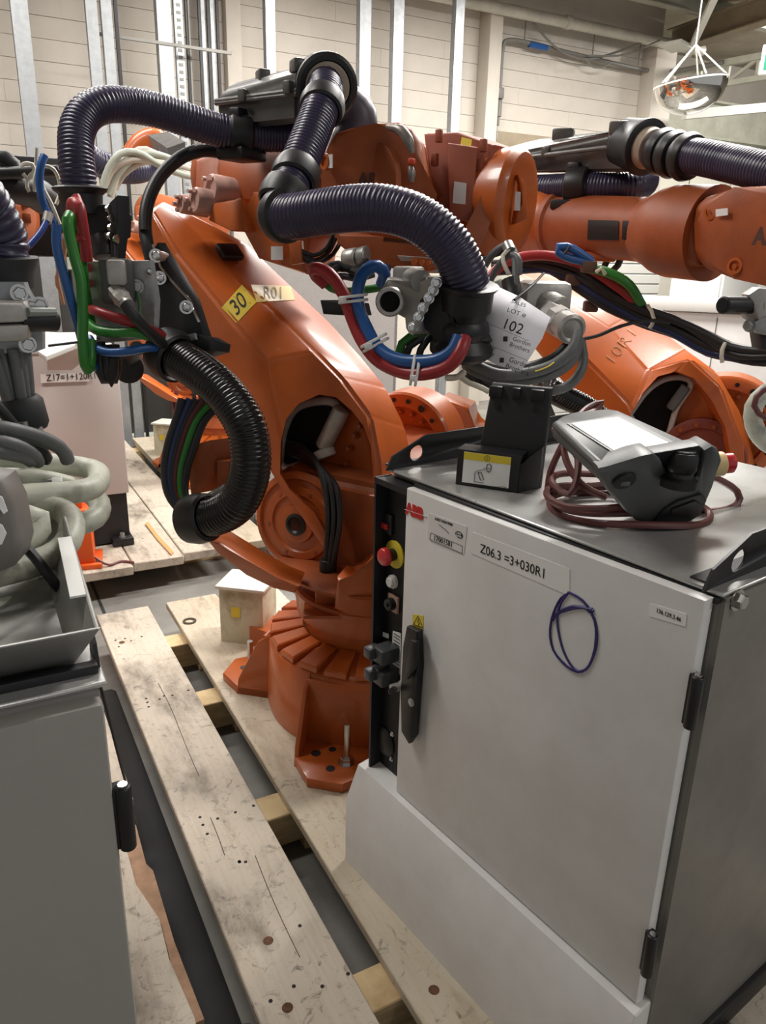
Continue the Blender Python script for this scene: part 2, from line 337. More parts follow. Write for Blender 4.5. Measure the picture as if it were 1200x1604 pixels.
post(pc[0], 6.3, .075, .06, 'narrow galvanised post rising behind the dark cable box')
post(pdd[0], 6.3, .10, .06, 'bright galvanised post just behind the orange wrist casting, first of the pair')
post(pe[0], 6.3, .095, .06, 'bright galvanised post with a slot, second of the pair behind the wrist casting')
post(pf[0], 6.3, .085, .06, 'galvanised post rising behind the red-brown motor housing')
qa = (1.061, 6.2, 2.884); qb = (1.158, 6.2, 2.897)
post(qa[0], 6.2, .075, .05, 'slim galvanised upright near the block wall, thinner of two', group='slim uprights by the block wall')
post(qb[0], 6.2, .07, .05, 'slim galvanised upright by the wall with a black cable on its edge', group='slim uprights by the block wall')
tag(MB().box((qb[0] + .06, 6.2, 2.1), (.022, .03, 4.2)).obj('black_trunking', BLACK), 'black trunking strip running up beside the slim wall upright', 'trunking')
tag(MB().box(((qa[0] + qb[0]) / 2 + .45, 6.3, (1.307, 6.3, 2.937)[2]), (1.0, .02, .02)).obj('cross_rail', CONDUIT), 'thin dark rail crossing between the uprights by the wall', 'rail')
ct = thing('cable_ladder', 'vertical perforated cable tray behind the wide galvanised post', 'cable tray', (pb[0] + .13, 6.4, 0))
MB().box((.0, 0, 2.1), (.05, .006, 4.2)).box((-.028, .02, 2.1), (.006, .04, 4.2)).box((.028, .02, 2.1), (.006, .04, 4.2)).obj('tray', GALV, ct)
mb = MB()
for i in range(60): mb.box((0, -.004, 1.3 + i * .048), (.03, .004, .02))
mb.obj('slots', CONDUIT, ct)['kind'] = 'stuff'
for i, dx in enumerate((.055, .075)): MB().cyl((dx, 0, 0), (dx, 0, 4.2), .011 - .003 * i, seg=10).obj('conduit', (BLACK, CONDUIT)[i], ct)
c2 = thing('conduit_run', 'pair of black conduits either side of a bright strip on the wall', 'conduit', ((2.056, 6.8, 3.133)[0], 6.85, 0))
for dx, m_ in ((-.07, BLACK), (-.045, GALV), (0, BLACK), (.03, GALV), (.075, BLACK)):
    MB().box((dx, 0, 2.0), (.022 if m_ is BLACK else .03, .03, 4.0)).obj('strip', m_, c2)
# machine enclosures seen behind the robots
ENC = mat('enclosure_grey', (66, 65, 62), 0.55, var=0.1, scale=3); ENCL = mat('enclosure_light', (206, 206, 202), 0.5, var=0.04); ENCT = mat('enclosure_trim', (196, 200, 184), 0.5)
e1 = thing('dark_enclosure', 'dark grey machine enclosure low behind the rear robot', 'enclosure', (1.85, 6.62, 0))
MB().box((0, 0, .72), (2.1, .3, 1.3), bev=.01).obj('panel', ENC, e1); MB().box((0, -.02, .04), (2.3, .4, .08), bev=.01).obj('plinth', ENCT, e1)
e2 = thing('rear_cabinet_bank', 'dark grey cabinet standing behind the leaning galvanised post', 'enclosure', (.42, 6.68, 0))
MB().box((0, 0, .95), (.72, .4, 1.7), bev=.01).obj('body', ENC, e2); MB().box((0, -.205, .95), (.66, .012, 1.6), bev=.004).obj('door', ENC, e2); MB().box((0, 0, .05), (.6, .38, .1)).obj('plinth', BLACK, e2)
e3 = thing('perforated_guard', 'pale grey perforated guard panel behind the lower robot arm', 'guard', (1.75, 3.9, 0))
MB().box((0, 0, .85), (.85, .02, 1.3)).obj('sheet', mat('perforated_sheet', (176, 176, 174), .5, var=.1, scale=60), e3)
for s in (-1, 1): MB().box((s * .42, .02, .76), (.05, .05, 1.52)).obj('post', GALV, e3)
# shutter and white cabinets beyond the second robot
sh = struct(MB().box((5.2, 5.4, .95), (1.3, .03, 1.9)).obj('door_1', ENCL))
sl0 = None
for i in range(21):
    if sl0 is None: sl0 = MB().box((5.2, 5.38, .06), (1.28, .014, .083), bev=.006, seg=1).obj('slat', mat('shutter_slat', (186, 186, 180), .45), sh)
    else: share(sl0, sh, (0, 0, i * .088))
wc = thing('white_wardrobe', 'tall bright white cupboard behind the second robot arm', 'cupboard', (6.05, 4.6, 0))
MB().box((0, 0, .95), (1.3, .5, 1.7), bev=.008).obj('carcass', ENCL, wc); MB().box((0, 0, .05), (1.28, .46, .1)).obj('plinth', ENC, wc)
for i in range(3): MB().box((-.43 + .43 * i, -.262, .96), (.415, .02, 1.66), bev=.004).obj('door', mat('white_enamel', (240, 240, 236), .4), wc)
lw = thing('low_white_cabinet', 'low grey-white control cabinet with an overhanging top behind the second robot', 'cabinet', (4.25, 3.35, 0), radians(-49.5))
MB().box((0, 0, .68), (1.3, .6, 1.14), bev=.006).obj('body', CABW, lw); MB().box((0, -.01, 1.285), (1.36, .66, .06), bev=.006).obj('lid', ENCL, lw); MB().box((0, 0, .055), (1.26, .56, .11)).obj('plinth', BLACK, lw)
MB().box((-.55, -.33, 1.24), (.05, .03, .09), bev=.006).obj('latch', GALV, lw)
for x in (-.05, .4): MB().box((x, -.302, .7), (.006, .006, 1.05)).obj('seam', CONDUIT, lw)
# hanging dome mirror and exit sign
mp_ = (3.695, 3.368, 2.458)
dm = thing('dome_mirror', 'silvered half dome safety mirror hanging on white chains from the roof', 'mirror', (mp_[0], mp_[1], mp_[2]))
tl = Matrix.Rotation(radians(8), 3, Vector((0.88, -.48, 0)).cross(Vector((0, 0, 1))))
prof = [(-.150 * sin(a), .19 * cos(a)) for a in [i * pi / 2 / 10 for i in range(11)]]
CHR = mat('mirror_chrome', (225, 222, 215), 0.06, metal=1.0)
MB().lathe((0, 0, 0), tl @ V(0, 0, 1), prof[::-1] + [(.012, .192)], 36, cap=False).obj('dome', CHR, dm)
MB().lathe((0, 0, 0), tl @ V(0, 0, 1), [(.0, .189), (.0, .194), (.008, .194), (.008, .189)], 36, cap=False).obj('rim', BEAMW, dm)
for k in range(5):
    a = 2 * pi * k / 5 + .5; q = tl @ V(.19 * cos(a), .19 * sin(a), .012)
    MB().tube([q, V(0, 0, .19)], .0045, 6, smooth=False).obj('chain', BEAMW, dm)
MB().tube([V(0, 0, .19), V(0, 0, 1.9)], .004, 6, smooth=False).obj('hanging_wire', BEAMW, dm)
es = (4.473, 3.369, 2.677)
ex = thing('exit_sign', 'white and green hanging exit sign at the roof edge', 'sign', es)
R_ = Matrix.Rotation(radians(-28.7 - 20), 4, 'Z')
MB().box((0, 0, 0), (.30, .03, .155), rot=R_, bev=.004).obj('casing', WHITE, ex)
lab(MB().box((R_ @ V(0.004, -.017, 0)), (.27, .004, .11), rot=R_).obj('green_panel', mat('exit_green', (20, 150, 110), .4, emit=.25), ex), 'green panel of the exit sign')
MB().cyl((0, 0, .09), (0, 0, 1.6), .004, seg=6).obj('suspension_wire', CONDUIT, ex)
# ================================================================ pallets
NAIL = mat('nail_hole', (40, 34, 30), .8)
def pallet(label, x0, y0, y1, boards, wood, blocks_y, block_x, group='wooden pallets under the robots'):
    t = thing('wooden_pallet', label, 'pallet', ((boards[0][0] + boards[-1][1]) / 2, (y0 + y1) / 2, 0), 0, group)
    for k, (a, b, dy0, dy1) in enumerate(boards):
        L_ = (y1 + dy1) - (y0 + dy0)
        mb = MB().box(((a + b) / 2, (y0 + dy0 + y1 + dy1) / 2, .137), (b - a, L_, .026), bev=.003, seg=1)
        mb.obj('board', wood[k % len(wood)], t, world=True)
    for y in blocks_y:
        MB().box(((boards[0][0] + boards[-1][1]) / 2, y, .112), (boards[-1][1] - boards[0][0] - .02, .11, .022), bev=.002, seg=1).obj('cross_board', WOODB, t, world=True)
        for x in block_x:
            MB().box((x, y, .0505), (.15, .12, .099), bev=.003, seg=1).obj('block', WOODB, t, world=True)
    return t
def holes(pts, par):
    for (x, y) in pts: MB().cyl((x, y, .149), (x, y, .1505), .0045, seg=8).obj('nail_hole', NAIL, par, world=True)
p1 = thing('wooden_pallet', 'worn wooden pallet under the nearest orange robot and the labelled grey cabinet', 'pallet', (1.0, 1.7, 0), 0, 'wooden pallets under the robots')
p1b = []
for k, (a, b, y0, y1, m_) in enumerate(((.328, .530, -.1, 2.95, WOOD), (.602, .812, -.1, 2.95, WOODY), (.87, 1.07, -.1, 2.9, WOOD), (1.13, 1.33, -.1, 2.9, WOOD), (1.38, 1.58, -.1, 2.9, WOOD))):
    mb = MB().box(((a + b) / 2, (y0 + y1) / 2, .137), (b - a, y1 - y0, .026), bev=.003, seg=1)
    p1b.append(mb.obj('board', m_, p1, world=True))
for y in (.1, 1.02, 1.62, 2.22, 2.66):
    for (x, w) in ((.585, .47), (1.225, .72)):
        MB().box((x, y, .075), (w, .095, .098), bev=.003, seg=1).obj('bearer', WOODB, p1, world=True)
for y in (.1, 1.02, 1.62, 2.22, 2.66):
    for x in (.43, .71, 1.2, 1.48): MB().box((x, y, .013), (.14, .12, .026), bev=.002, seg=1).obj('foot', WOODB, p1, world=True)
nh = MB()
for px in ([(0.359, 2.701, 0.151), (0.361, 2.646, 0.151), (0.393, 2.701, 0.151), (0.409, 2.672, 0.151), (0.452, 2.69, 0.151), (0.376, 2.254, 0.151), (0.375, 2.23, 0.151), (0.373, 2.202, 0.151), (0.414, 2.232, 0.151), (0.431, 2.244, 0.151), (0.456, 2.236, 0.151), (0.511, 2.244, 0.151), (0.38, 1.633, 0.151), (0.379, 1.602, 0.151), (0.38, 1.566, 0.151), (0.419, 1.608, 0.151), (0.467, 1.61, 0.151), (0.422, 1.44, 0.151), (0.517, 1.613, 0.151), (0.422, 1.442, 0.151), (0.435, 1.434, 0.151), (0.362, 1.067, 0.151), (0.414, 1.076, 0.151), (0.464, 1.05, 0.151), (0.48, 1.205, 0.151), (0.522, 1.052, 0.151)]):
    nh.cyl((px[0], px[1], .149), (px[0], px[1], .1507), .0042, seg=8)
nh.obj('nail_holes', NAIL, p1, world=True)['kind'] = 'stuff'
KNOT = mat('wood_knot', (120, 78, 46), .7, rgb2=(70, 44, 28), scale=30)
for px in ([(0.377, 2.675, 0.151), (0.386, 1.039, 0.151), (0.406, 1.2, 0.151), (0.658, 0.942, 0.151)]):
    MB().lathe((px[0], px[1], .1495), (0, 0, 1), [(0, .011), (.0012, .011)], 14).obj('knot', KNOT, p1, world=True)
cr = MB()
CR = [[(0.432, 2.331, 0.151), (0.434, 2.16, 0.151), (0.426, 1.958, 0.151), (0.423, 1.843, 0.151), (0.423, 1.796, 0.151)], [(0.462, 1.443, 0.151), (0.456, 1.357, 0.151), (0.452, 1.277, 0.151), (0.45, 1.183, 0.151), (0.45, 1.131, 0.151)], [(0.404, 1.62, 0.151), (0.4, 1.522, 0.151), (0.397, 1.476, 0.151)]]
for c_ in CR: cr.tube(c_, .0007, 5, step=.03)
cr.obj('crack', NAIL, p1, world=True)
wq = (0.645, 2.736, 0.151)
tag(MB().lathe((0, 0, 0), (0, 0, 1), [(-.002, .017), (-.002, .026), (.0015, .026), (.0015, .017), (-.002, .017)], 28, cap=False).obj('washer', mat('old_washer', (92, 86, 76), .4, metal=.7)), 'steel washer lying on the yellowed pallet board beside the cream box', 'washer').location = (wq[0], wq[1], .153)
# pallet under the cabinet at the picture's edge
p2 = thing('wooden_pallet', 'pallet with a broken splintered board edge under the grey cabinet topped by a tray', 'pallet', (-.25, 1.0, 0), 0, 'wooden pallets under the robots')
MB().prism([V(.03, -.1, .124), V(.20, -.1, .124), V(.205, .9, .124), V(.222, 1.1, .124), V(.21, 1.25, .124), V(.215, 1.36, .124), V(.19, 1.48, .124), V(.192, 1.62, .124), V(.205, 1.70, .124), V(.222, 1.76, .124), V(.242, 1.78, .124), V(.243, 2.4, .124), V(.03, 2.4, .124)], (0, 0, .026)).obj('board', WOOD, p2, world=True)
MB().prism([V(.222, 1.1, .124), V(.213, 1.25, .124), V(.217, 1.36, .124), V(.192, 1.48, .124), V(.194, 1.62, .124), V(.207, 1.70, .124), V(.232, 1.72, .124), V(.226, 1.55, .124), V(.236, 1.52, .124), V(.232, 1.3, .124), V(.24, 1.1, .124)], (0, 0, .012)).obj('splinter', mat('torn_wood', (170, 134, 106), .7, var=.3, scale=30), p2, world=True)
for a in (-.24, -.5, -.78): MB().box((a + .1, 1.15, .137), (.2, 2.5, .026), bev=.003, seg=1).obj('board', WOOD, p2, world=True)
for y in (.2, 1.1, 2.2):
    MB().box((-.28, y, .062), (.95, .1, .124), bev=.003, seg=1).obj('bearer', WOODB, p2, world=True)
# rear pallet (with a splintered crack) and the one under the second robot
p3 = thing('wooden_pallet', 'rear pallet with a split board end, under the pale cabinet with black feet', 'pallet', (.95, 4.7, 0), 0, 'wooden pallets under the robots')
for a, b, y0 in ((.20, .56, 3.40), (.566, .80, 3.43), (.806, 1.0, 3.46), (1.06, 1.26, 3.48), (1.32, 1.52, 3.48), (1.6, 1.85, 3.48)):
    MB().box(((a + b) / 2, (y0 + 6.0) / 2, .128), (b - a, 6.0 - y0, .044), bev=.004, seg=1).obj('board', WOOD if a < 1 else WOODY, p3, world=True)
lab(MB().prism([(0.729, 3.941, 0.152), (0.75, 3.976, 0.152), (0.752, 3.718, 0.152), (0.765, 3.481, 0.152), (0.746, 3.453, 0.152), (0.732, 3.687, 0.152)], (0, 0, .006)).obj('splinter', mat('fresh_split_wood', (206, 158, 104), .6), p3, world=True), 'fresh yellow splinter')
for y in (3.75, 4.7, 5.8):
    for x in (.35, .95, 1.6): MB().box((x, y, .053), (.3, .12, .106), bev=.003, seg=1).obj('bearer', WOODB, p3, world=True)
p4 = thing('wooden_pallet', 'pallet under the second orange robot, hidden behind the grey cabinet', 'pallet', (2.6, 1.7, 0), 0, 'wooden pallets under the robots')
for i in range(5): MB().box((2.03 + i * .28, 1.75, .137), (.2, 2.6, .026), bev=.003, seg=1).obj('board', WOOD, p4, world=True)
for y in (.6, 1.7, 2.9): MB().box((2.6, y, .062), (1.3, .1, .124), bev=.003, seg=1).obj('bearer', WOODB, p4, world=True)
# ================================================================ controller cabinet
CB_ROT = radians(-81.78)
cb = thing('controller_cabinet', 'grey robot control cabinet labelled Z06.3 =3+030R1 with a teach pendant on top', 'control cabinet', (.715, 1.216, .15), CB_ROT)
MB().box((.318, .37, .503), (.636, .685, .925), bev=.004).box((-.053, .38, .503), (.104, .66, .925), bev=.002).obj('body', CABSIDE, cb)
tp = MB().box((.268, .372, .968), (.737, .69, .006), bev=.002, seg=1).obj('top_panel', CABTOP, cb)
MB().box((.318, .024, .9615), (.634, .012, .006)).obj('gap_shade', BLACK, cb)  # black strip stands in for the dark of the gap above the door
MB().prism([V(-.13, .03, .0), V(-.13, -.046, .0), V(-.13, -.046, .172), V(-.13, -.012, .256), V(-.13, .03, .262)], (.768, 0, 0), bev=.003, seg=1).obj('plinth', CABW, cb)
MB().box((.268, .37, .02), (.70, .64, .04)).obj('base_frame', BLACKM, cb)
MB().box((.643, .40, .045), (.016, .56, .05), bev=.003).obj('skid', BLACKM, cb)
for v in (.2, .55): MB().hexbolt((.652, v, .05), (1, 0, 0), .012, .01).obj('skid_bolt', CHROME, cb)
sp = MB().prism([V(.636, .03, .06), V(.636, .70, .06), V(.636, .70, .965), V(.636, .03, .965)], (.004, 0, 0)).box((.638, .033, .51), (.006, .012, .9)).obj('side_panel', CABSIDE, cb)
dr = MB().prism([V(0, 0, .259), V(.628, 0, .262), V(.628, 0, .966), V(0, 0, .958)], (0, .024, 0), bev=.005).obj('door', CABW, cb)
for z in (.785 + .035, .345 + .03):
    h = MB().cyl((.637, -.002, z - .04), (.637, -.002, z + .04), .0085, bev=.002).box((.630, .004, z), (.012, .014, .078), bev=.002).obj('hinge', BLACK, dr)
    MB().cyl((.637, -.002, z + .04), (.637, -.002, z + .043), .005, seg=10).obj('hinge_pin', CHROME, cb)
# handle
hd = MB().prism([(0.039, -0.003, 0.685), (0.075, -0.003, 0.689), (0.079, -0.003, 0.615), (0.075, -0.003, 0.45), (0.06, -0.003, 0.423), (0.034, -0.003, 0.439), (0.029, -0.003, 0.531), (0.029, -0.003, 0.635)], (0, -.016, 0), bev=.004).obj('handle', BLACK, dr)
MB().prism([(0.069, -0.02, 0.672), (0.086, -0.02, 0.675), (0.086, -0.02, 0.621), (0.062, -0.02, 0.58), (0.053, -0.02, 0.593)], (0, -.012, 0), bev=.004).obj('lever', BLACK, cb)
lk = (0.066, -0.019, 0.526)
MB().cyl(lk, V(*lk) + V(0, -.003, 0), .0085).cyl(V(*lk) + V(0, -.003, 0), V(*lk) + V(0, -.0045, 0), .005).obj('key_lock', STEEL, cb)
bq = (0.458, -0.0, 0.25)
MB().cyl(V(*bq) + V(0, -.004, -.002), V(*bq) + V(0, .01, -.002), .009).obj('lock_button', BLACK, cb)
# labels on the door
def plate(pts, m, name='label', t=.0008, lb=None, par=None):
    o = MB().prism(pts, (0, -t, 0)).obj(name, m, par or dr, smooth=False)
    return lab(o, lb) if lb else o
plate([(0.191, -0.0, 0.927), (0.407, -0.0, 0.933), (0.412, -0.0, 0.89), (0.19, -0.0, 0.887)], WHITE, lb='white label reading Z06.3 =3+030R1')
RT = (1, 0, .018); UP = (0, 0, 1)
text('Z06.3 =3+030R1', .0235, (0.212, -0.001, 0.903), (0.17300000000000001, 0.0, 0.0050000000000000044), UP, INK, dr, sx=.93)
text('ABB', .031, (0.003, -0.001, 0.918), (0.056, 0.0, 0.0010000000000000009), UP, REDINK, dr, sx=.92, bold=.0018)
MB().tube([(-0.001, -0.001, 0.915), (0.065, -0.001, 0.919)], .0007, 4, smooth=False).obj('logo_gap', CABW, dr)
plate([(0.071, -0.0, 0.928), (0.176, -0.0, 0.932), (0.172, -0.0, 0.879), (0.071, -0.0, 0.879)], mat('asset_label', (228, 225, 224), .45), lb='asset label with a number and an oval emblem')
LX = (0.105, 0.0, 0.0040000000000000036)
text('ASSET IDENTIFIER', .0068, (0.089, -0.001, 0.922), LX, UP, INK, dr, sx=.93)
text('17001581', .0138, (0.088, -0.001, 0.884), LX, UP, INK, dr, sx=.98)
fr = MB()
fp = [(0.08, -0.001, 0.891), (0.167, -0.001, 0.893), (0.168, -0.001, 0.879), (0.078, -0.001, 0.876)]
for a, b in zip(fp, fp[1:] + fp[:1]): fr.tube([a, b], .0004, 4, smooth=False)
fr.obj('border', INK, dr)
oc = (0.157, -0.001, 0.911)
MB().lathe((0, 0, 0), (0, 1, 0), [(0, .0105), (.0005, .0105)], 24).obj('oval_emblem', mat('emblem_green', (36, 50, 46), .5), dr).matrix_basis = Matrix.Translation(oc) @ Matrix.Diagonal((1, 1, .62, 1))
text('LAND\nROVER', .0052, (oc[0], oc[1] - .0008, oc[2]), LX, UP, WHITE, dr, align='CENTER', sx=.85)
MB().tube([(0.102, -0.001, 0.914), (0.11, -0.001, 0.909), (0.121, -0.001, 0.909), (0.13, -0.001, 0.905)], .0006, 4).obj('arm_drawing', INK, dr)
plate([(0.55, -0.0, 0.932), (0.606, -0.0, 0.938), (0.607, -0.0, 0.92), (0.552, -0.0, 0.913)], WHITE, lb='small white address label 136.129.3.46')
text('136.129.3.46', .0088, (0.561, -0.001, 0.926), (1, 0, .02), UP, INK, dr, sx=.85)
plate([(0.036, -0.0, 0.705), (0.068, -0.0, 0.715), (0.07, -0.0, 0.686), (0.036, -0.0, 0.68)], YELLOW, lb='yellow electrical hazard label')
wt = [(0.053, -0.001, 0.709), (0.069, -0.001, 0.69), (0.039, -0.001, 0.684)]
wm = MB()
for a, b in zip(wt, wt[1:] + wt[:1]): wm.tube([a, b], .0006, 4, smooth=False)
wm.tube([(0.056, -0.001, 0.705), (0.052, -0.001, 0.695), (0.058, -0.001, 0.697), (0.055, -0.001, 0.688)], .0007, 4, smooth=False).obj('hazard_triangle', INK, dr)
ov = MB()
OV = [[(0.412, -0.001, 0.895), (0.398, -0.001, 0.882), (0.388, -0.001, 0.86), (0.382, -0.001, 0.832), (0.384, -0.001, 0.805), (0.394, -0.001, 0.786), (0.411, -0.001, 0.776), (0.43, -0.001, 0.771), (0.446, -0.001, 0.773), (0.461, -0.001, 0.788), (0.469, -0.001, 0.815), (0.47, -0.001, 0.842), (0.466, -0.001, 0.864), (0.457, -0.001, 0.879), (0.441, -0.001, 0.891), (0.424, -0.001, 0.895), (0.409, -0.001, 0.895)], [(0.408, -0.001, 0.892), (0.397, -0.001, 0.871), (0.394, -0.001, 0.843), (0.403, -0.001, 0.813), (0.416, -0.001, 0.791), (0.432, -0.001, 0.777), (0.445, -0.001, 0.774), (0.459, -0.001, 0.785), (0.468, -0.001, 0.807), (0.472, -0.001, 0.838), (0.467, -0.001, 0.863), (0.458, -0.001, 0.878), (0.448, -0.001, 0.881)], [(0.385, -0.001, 0.837), (0.391, -0.001, 0.851), (0.407, -0.001, 0.863), (0.424, -0.001, 0.874), (0.445, -0.001, 0.883), (0.46, -0.001, 0.884)], [(0.386, -0.001, 0.841), (0.401, -0.001, 0.86), (0.424, -0.001, 0.877), (0.443, -0.001, 0.882), (0.46, -0.001, 0.886), (0.451, -0.001, 0.879)]]
for i, c in enumerate(OV): ov.tube(c, .0021 if i < 2 else .0026, 5, step=.01)
lab(ov.obj('marker_scribble', PENINK, dr), 'looped oval drawn in blue marker')
sm = mat('smudge', (150, 140, 134), .6)
# control strip beside the door
cs = MB().box((-.053, .036, .60), (.104, .012, .68)).obj('control_panel', mat('strip_black', (9, 9, 11), .6), cb)
MB().box((-.103, .022, .605), (.006, .04, .70)).box((-.053, .022, .948), (.104, .04, .012)).obj('strip_frame', BLACKM, cb)
def onstrip(px, py): return V(px[0], .03, px[2])
q = (-0.066, 0.028, 0.793); q = V(q[0], .03, q[2])
ring = lab(MB().lathe(q, (0, -1, 0), [(0, .030), (.003, .030), (.004, .028)], 28).obj('emergency_ring', YELLOW, cs), 'yellow ring around the emergency stop')
MB().cyl(q + V(0, -.003, 0), q + V(0, -.022, 0), .013).obj('stop_collar', BLACK, cs)
es_ = lab(MB().lathe(q + V(0, -.020, 0), (0, -1, 0), [(0, .012), (.003, .019), (.010, .0195), (.014, .017), (.016, .010)], 28).obj('emergency_stop', mat('stop_red', (196, 36, 44), .35, coat=.4), cs), 'red mushroom emergency stop button')
es2 = MB()
for s_ in (0, pi):
    es2.tube([q + V(.012 * cos(s_ + a), -.0345, .012 * sin(s_ + a)) for a in (.3, .8, 1.3, 1.8, 2.3)], .0012, 5)
es2.obj('stop_arrow', WHITE, cs)
q = (-0.068, 0.022, 0.731); MB().lathe(V(q[0], .03, q[2]), (0, -1, 0), [(0, .015), (.006, .015), (.007, .012), (.012, .0115), (.014, .009)], 24).obj('push_button', mat('button_white', (220, 218, 212), .35), cs)
q = (-0.063, 0.026, 0.683); lab(MB().box((q[0], .027, q[2]), (.033, .006, .038), bev=.001).obj('mode_plate', mat('mode_beige', (186, 150, 130), .5), cs), 'beige plate of the mode switch')
MB().lathe((q[0], .024, q[2]), (0, -1, 0), [(0, .0135), (.012, .0135), (.014, .011)], 24).cyl((q[0], .01, q[2]), (q[0], .006, q[2]), .004).obj('mode_switch', BLACK, cs)
q = (-0.099, 0.028, 0.854); MB().box((q[0], .027, q[2]), (.05, .008, .045), bev=.002).obj('breaker', BLACK, cs); lab(MB().box((q[0] + .006, .020, q[2] - .005), (.022, .006, .012), bev=.001).obj('breaker_lever', mat('breaker_red', (190, 40, 36), .5), cs), 'red breaker lever')
plate([(-0.061, 0.027, 0.619), (-0.034, 0.027, 0.625), (-0.029, 0.027, 0.526), (-0.066, 0.027, 0.529)], WHITE, 'notice', lb='white printed notice', par=cs)
nl = MB()
for i in range(11):
    a = [(-0.056, 0.026, 0.615), (-0.056, 0.026, 0.608), (-0.056, 0.026, 0.6), (-0.055, 0.026, 0.593), (-0.055, 0.026, 0.585), (-0.055, 0.026, 0.578), (-0.054, 0.026, 0.57), (-0.054, 0.026, 0.563), (-0.054, 0.026, 0.555), (-0.053, 0.026, 0.548), (-0.053, 0.026, 0.54)][i]; nl.box((a[0] + .01, .0255, a[2]), (.022, .0004, .0016))
nl.obj('notice_print', INK, cs)
plate([(-0.097, 0.027, 0.601), (-0.076, 0.027, 0.605), (-0.076, 0.027, 0.594), (-0.097, 0.027, 0.59)], WHITE, 'tag', par=cs)
for i, (q, r) in enumerate(zip(((-0.05, 0.0, 0.574), (-0.048, 0.0, 0.523)), (.022, .022))):
    c = MB().box((q[0] - .006, .005, q[2]), (.042, .05, .036), bev=.006).box((q[0] - .022, -.018, q[2] + .004), (.026, .034, .026), bev=.005).obj('connector', mat('connector_dark', (62, 64, 66), .35), cs)
q = (0.008, -0.012, 0.527); MB().lathe(V(q[0], .028, q[2]), (-.15, -1, -.05), [(0, .007), (.015, .007), (.016, .011), (.028, .011), (.03, .007), (.034, .0095), (.05, .0095)], 18).obj('plug', ALU, cs)
MB().tube([V(q[0], -.02, q[2]), V(q[0] + .01, -.035, q[2] + .005), V(q[0] + .02, -.04, q[2] + .012)], .007, 10).obj('plug_cable', BLACK, cs)
q = (-0.083, 0.03, 0.33); MB().lathe((q[0], .032, q[2]), (0, -1, 0), [(0, .036), (.006, .036), (.012, .025)], 24).obj('fan_grille', BLACK, cs)
for dz in (.033, -.033): MB().hexbolt((q[0] + .028, .03, q[2] + dz), (0, -1, 0), .004, .003).obj('grille_screw', CHROME, cs)
# lifting rails on the roof of the cabinet
def rail(u, sgn, name='lifting_rail'):
    pts = [V(u, .015, .97), V(u, .03, .998), V(u, .115, 1.032), V(u, .62, 1.032), V(u, .66, .97)]
    o = MB().prism(pts, (.004, 0, 0)).box((u - sgn * .016, .34, .972), (.034, .6, .004)).obj(name, BLACKM, cb)
    bo = bpy.data.objects.new('cut', MB().box((u, .092, .997), (.05, .036, .030), rot=Matrix.Rotation(radians(22), 4, 'X'), bev=.0145, seg=3).obj('tmp', BLACKM).data)
    t_ = [x for x in COL.objects if x.name.startswith('tmp')][-1]; bpy.data.objects.remove(bo)
    boolean(o, t_)
    return o
def boolean(o, cutter):
    md = o.modifiers.new('b', 'BOOLEAN'); md.operation = 'DIFFERENCE'; md.object = cutter; md.solver = 'EXACT'
    par = cutter.parent; cutter.parent = o.parent
    bpy.context.view_layer.update(); dg = bpy.context.evaluated_depsgraph_get()
    me = bpy.data.meshes.new_from_object(o.evaluated_get(dg)); o.modifiers.clear(); o.data = me
    bpy.data.objects.remove(cutter)
r1 = rail(-.088, 1); r2 = rail(.612, 1)
MB().hexbolt((-.092, .06, .985), (-1, 0, 0), .007, .006).obj('rail_bolt', CHROME, cb)
MB().hexbolt((.641, .055, .978 - .02), (1, 0, 0), .0115, .010).obj('corner_bolt', CHROME, cb)
# ================================================================ pendant holder
ph = thing('pendant_holder', 'black plastic holder with a yellow-topped instruction card on the cabinet top', 'holder', (0, 0, 0))
bx = [(0.064, 0.067, 0.967), (0.182, 0.134, 0.965), (0.187, 0.132, 1.058), (0.054, 0.077, 1.041)]
hold_root = cb.matrix_basis @ V(bx[0][0], bx[0][1], .97); ph.matrix_basis = Matrix.Translation(hold_root) @ Matrix.Rotation(CB_ROT, 4, 'Z')
lo = V(bx[0][0], bx[0][1], .97)
bx = [V(*b) - lo for b in bx]
bd = (bx[1] - bx[0]); bd.z = 0; bd.normalize(); bn = V(-bd.y, bd.x, 0); W_ = (bx[1] - bx[0]).length
MB().prism([V(0, 0, .001), bd * .122 + V(0, 0, .001), bd * .122 + bn * .005 + V(0, 0, .07), bn * .005 + V(0, 0, .07)], bn * .05, bev=.004).obj('card_pocket', BLACK, ph)
n_ = -bn
def onface(a, b): return bd * a + bn * (b * .005 / .07 - .0012) + V(0, 0, b)
lab(MB().prism([onface(.014, .008), onface(.104, .008), onface(.104, .066), onface(.014, .066)], n_ * .0006).obj('card', WHITE, ph, smooth=False), 'white instruction card with a drawing')
lab(MB().prism([onface(.014, .052) + n_ * .0006, onface(.104, .052) + n_ * .0006, onface(.104, .066) + n_ * .0006, onface(.014, .066) + n_ * .0006], n_ * .0004).obj('card_band', YELLOW, ph, smooth=False), 'yellow band')
dw = MB()
def stroke(pts, r=.0005, cl=False):
    P_ = [onface(a, b) + n_ * .001 for a, b in pts]
    dw.tube(P_ + ([P_[0]] if cl else []), r, 4, smooth=False)
stroke([(.059 + .005 * cos(a), .059 + .005 * sin(a)) for a in [i * pi / 6 for i in range(12)]], cl=True); stroke([(.059, .056), (.059, .062)])
stroke([(.062, .034), (.068, .036), (.068, .047), (.064, .049), (.060, .047), (.060, .036), (.066, .033)], .0007); stroke([(.061, .04), (.067, .04)])
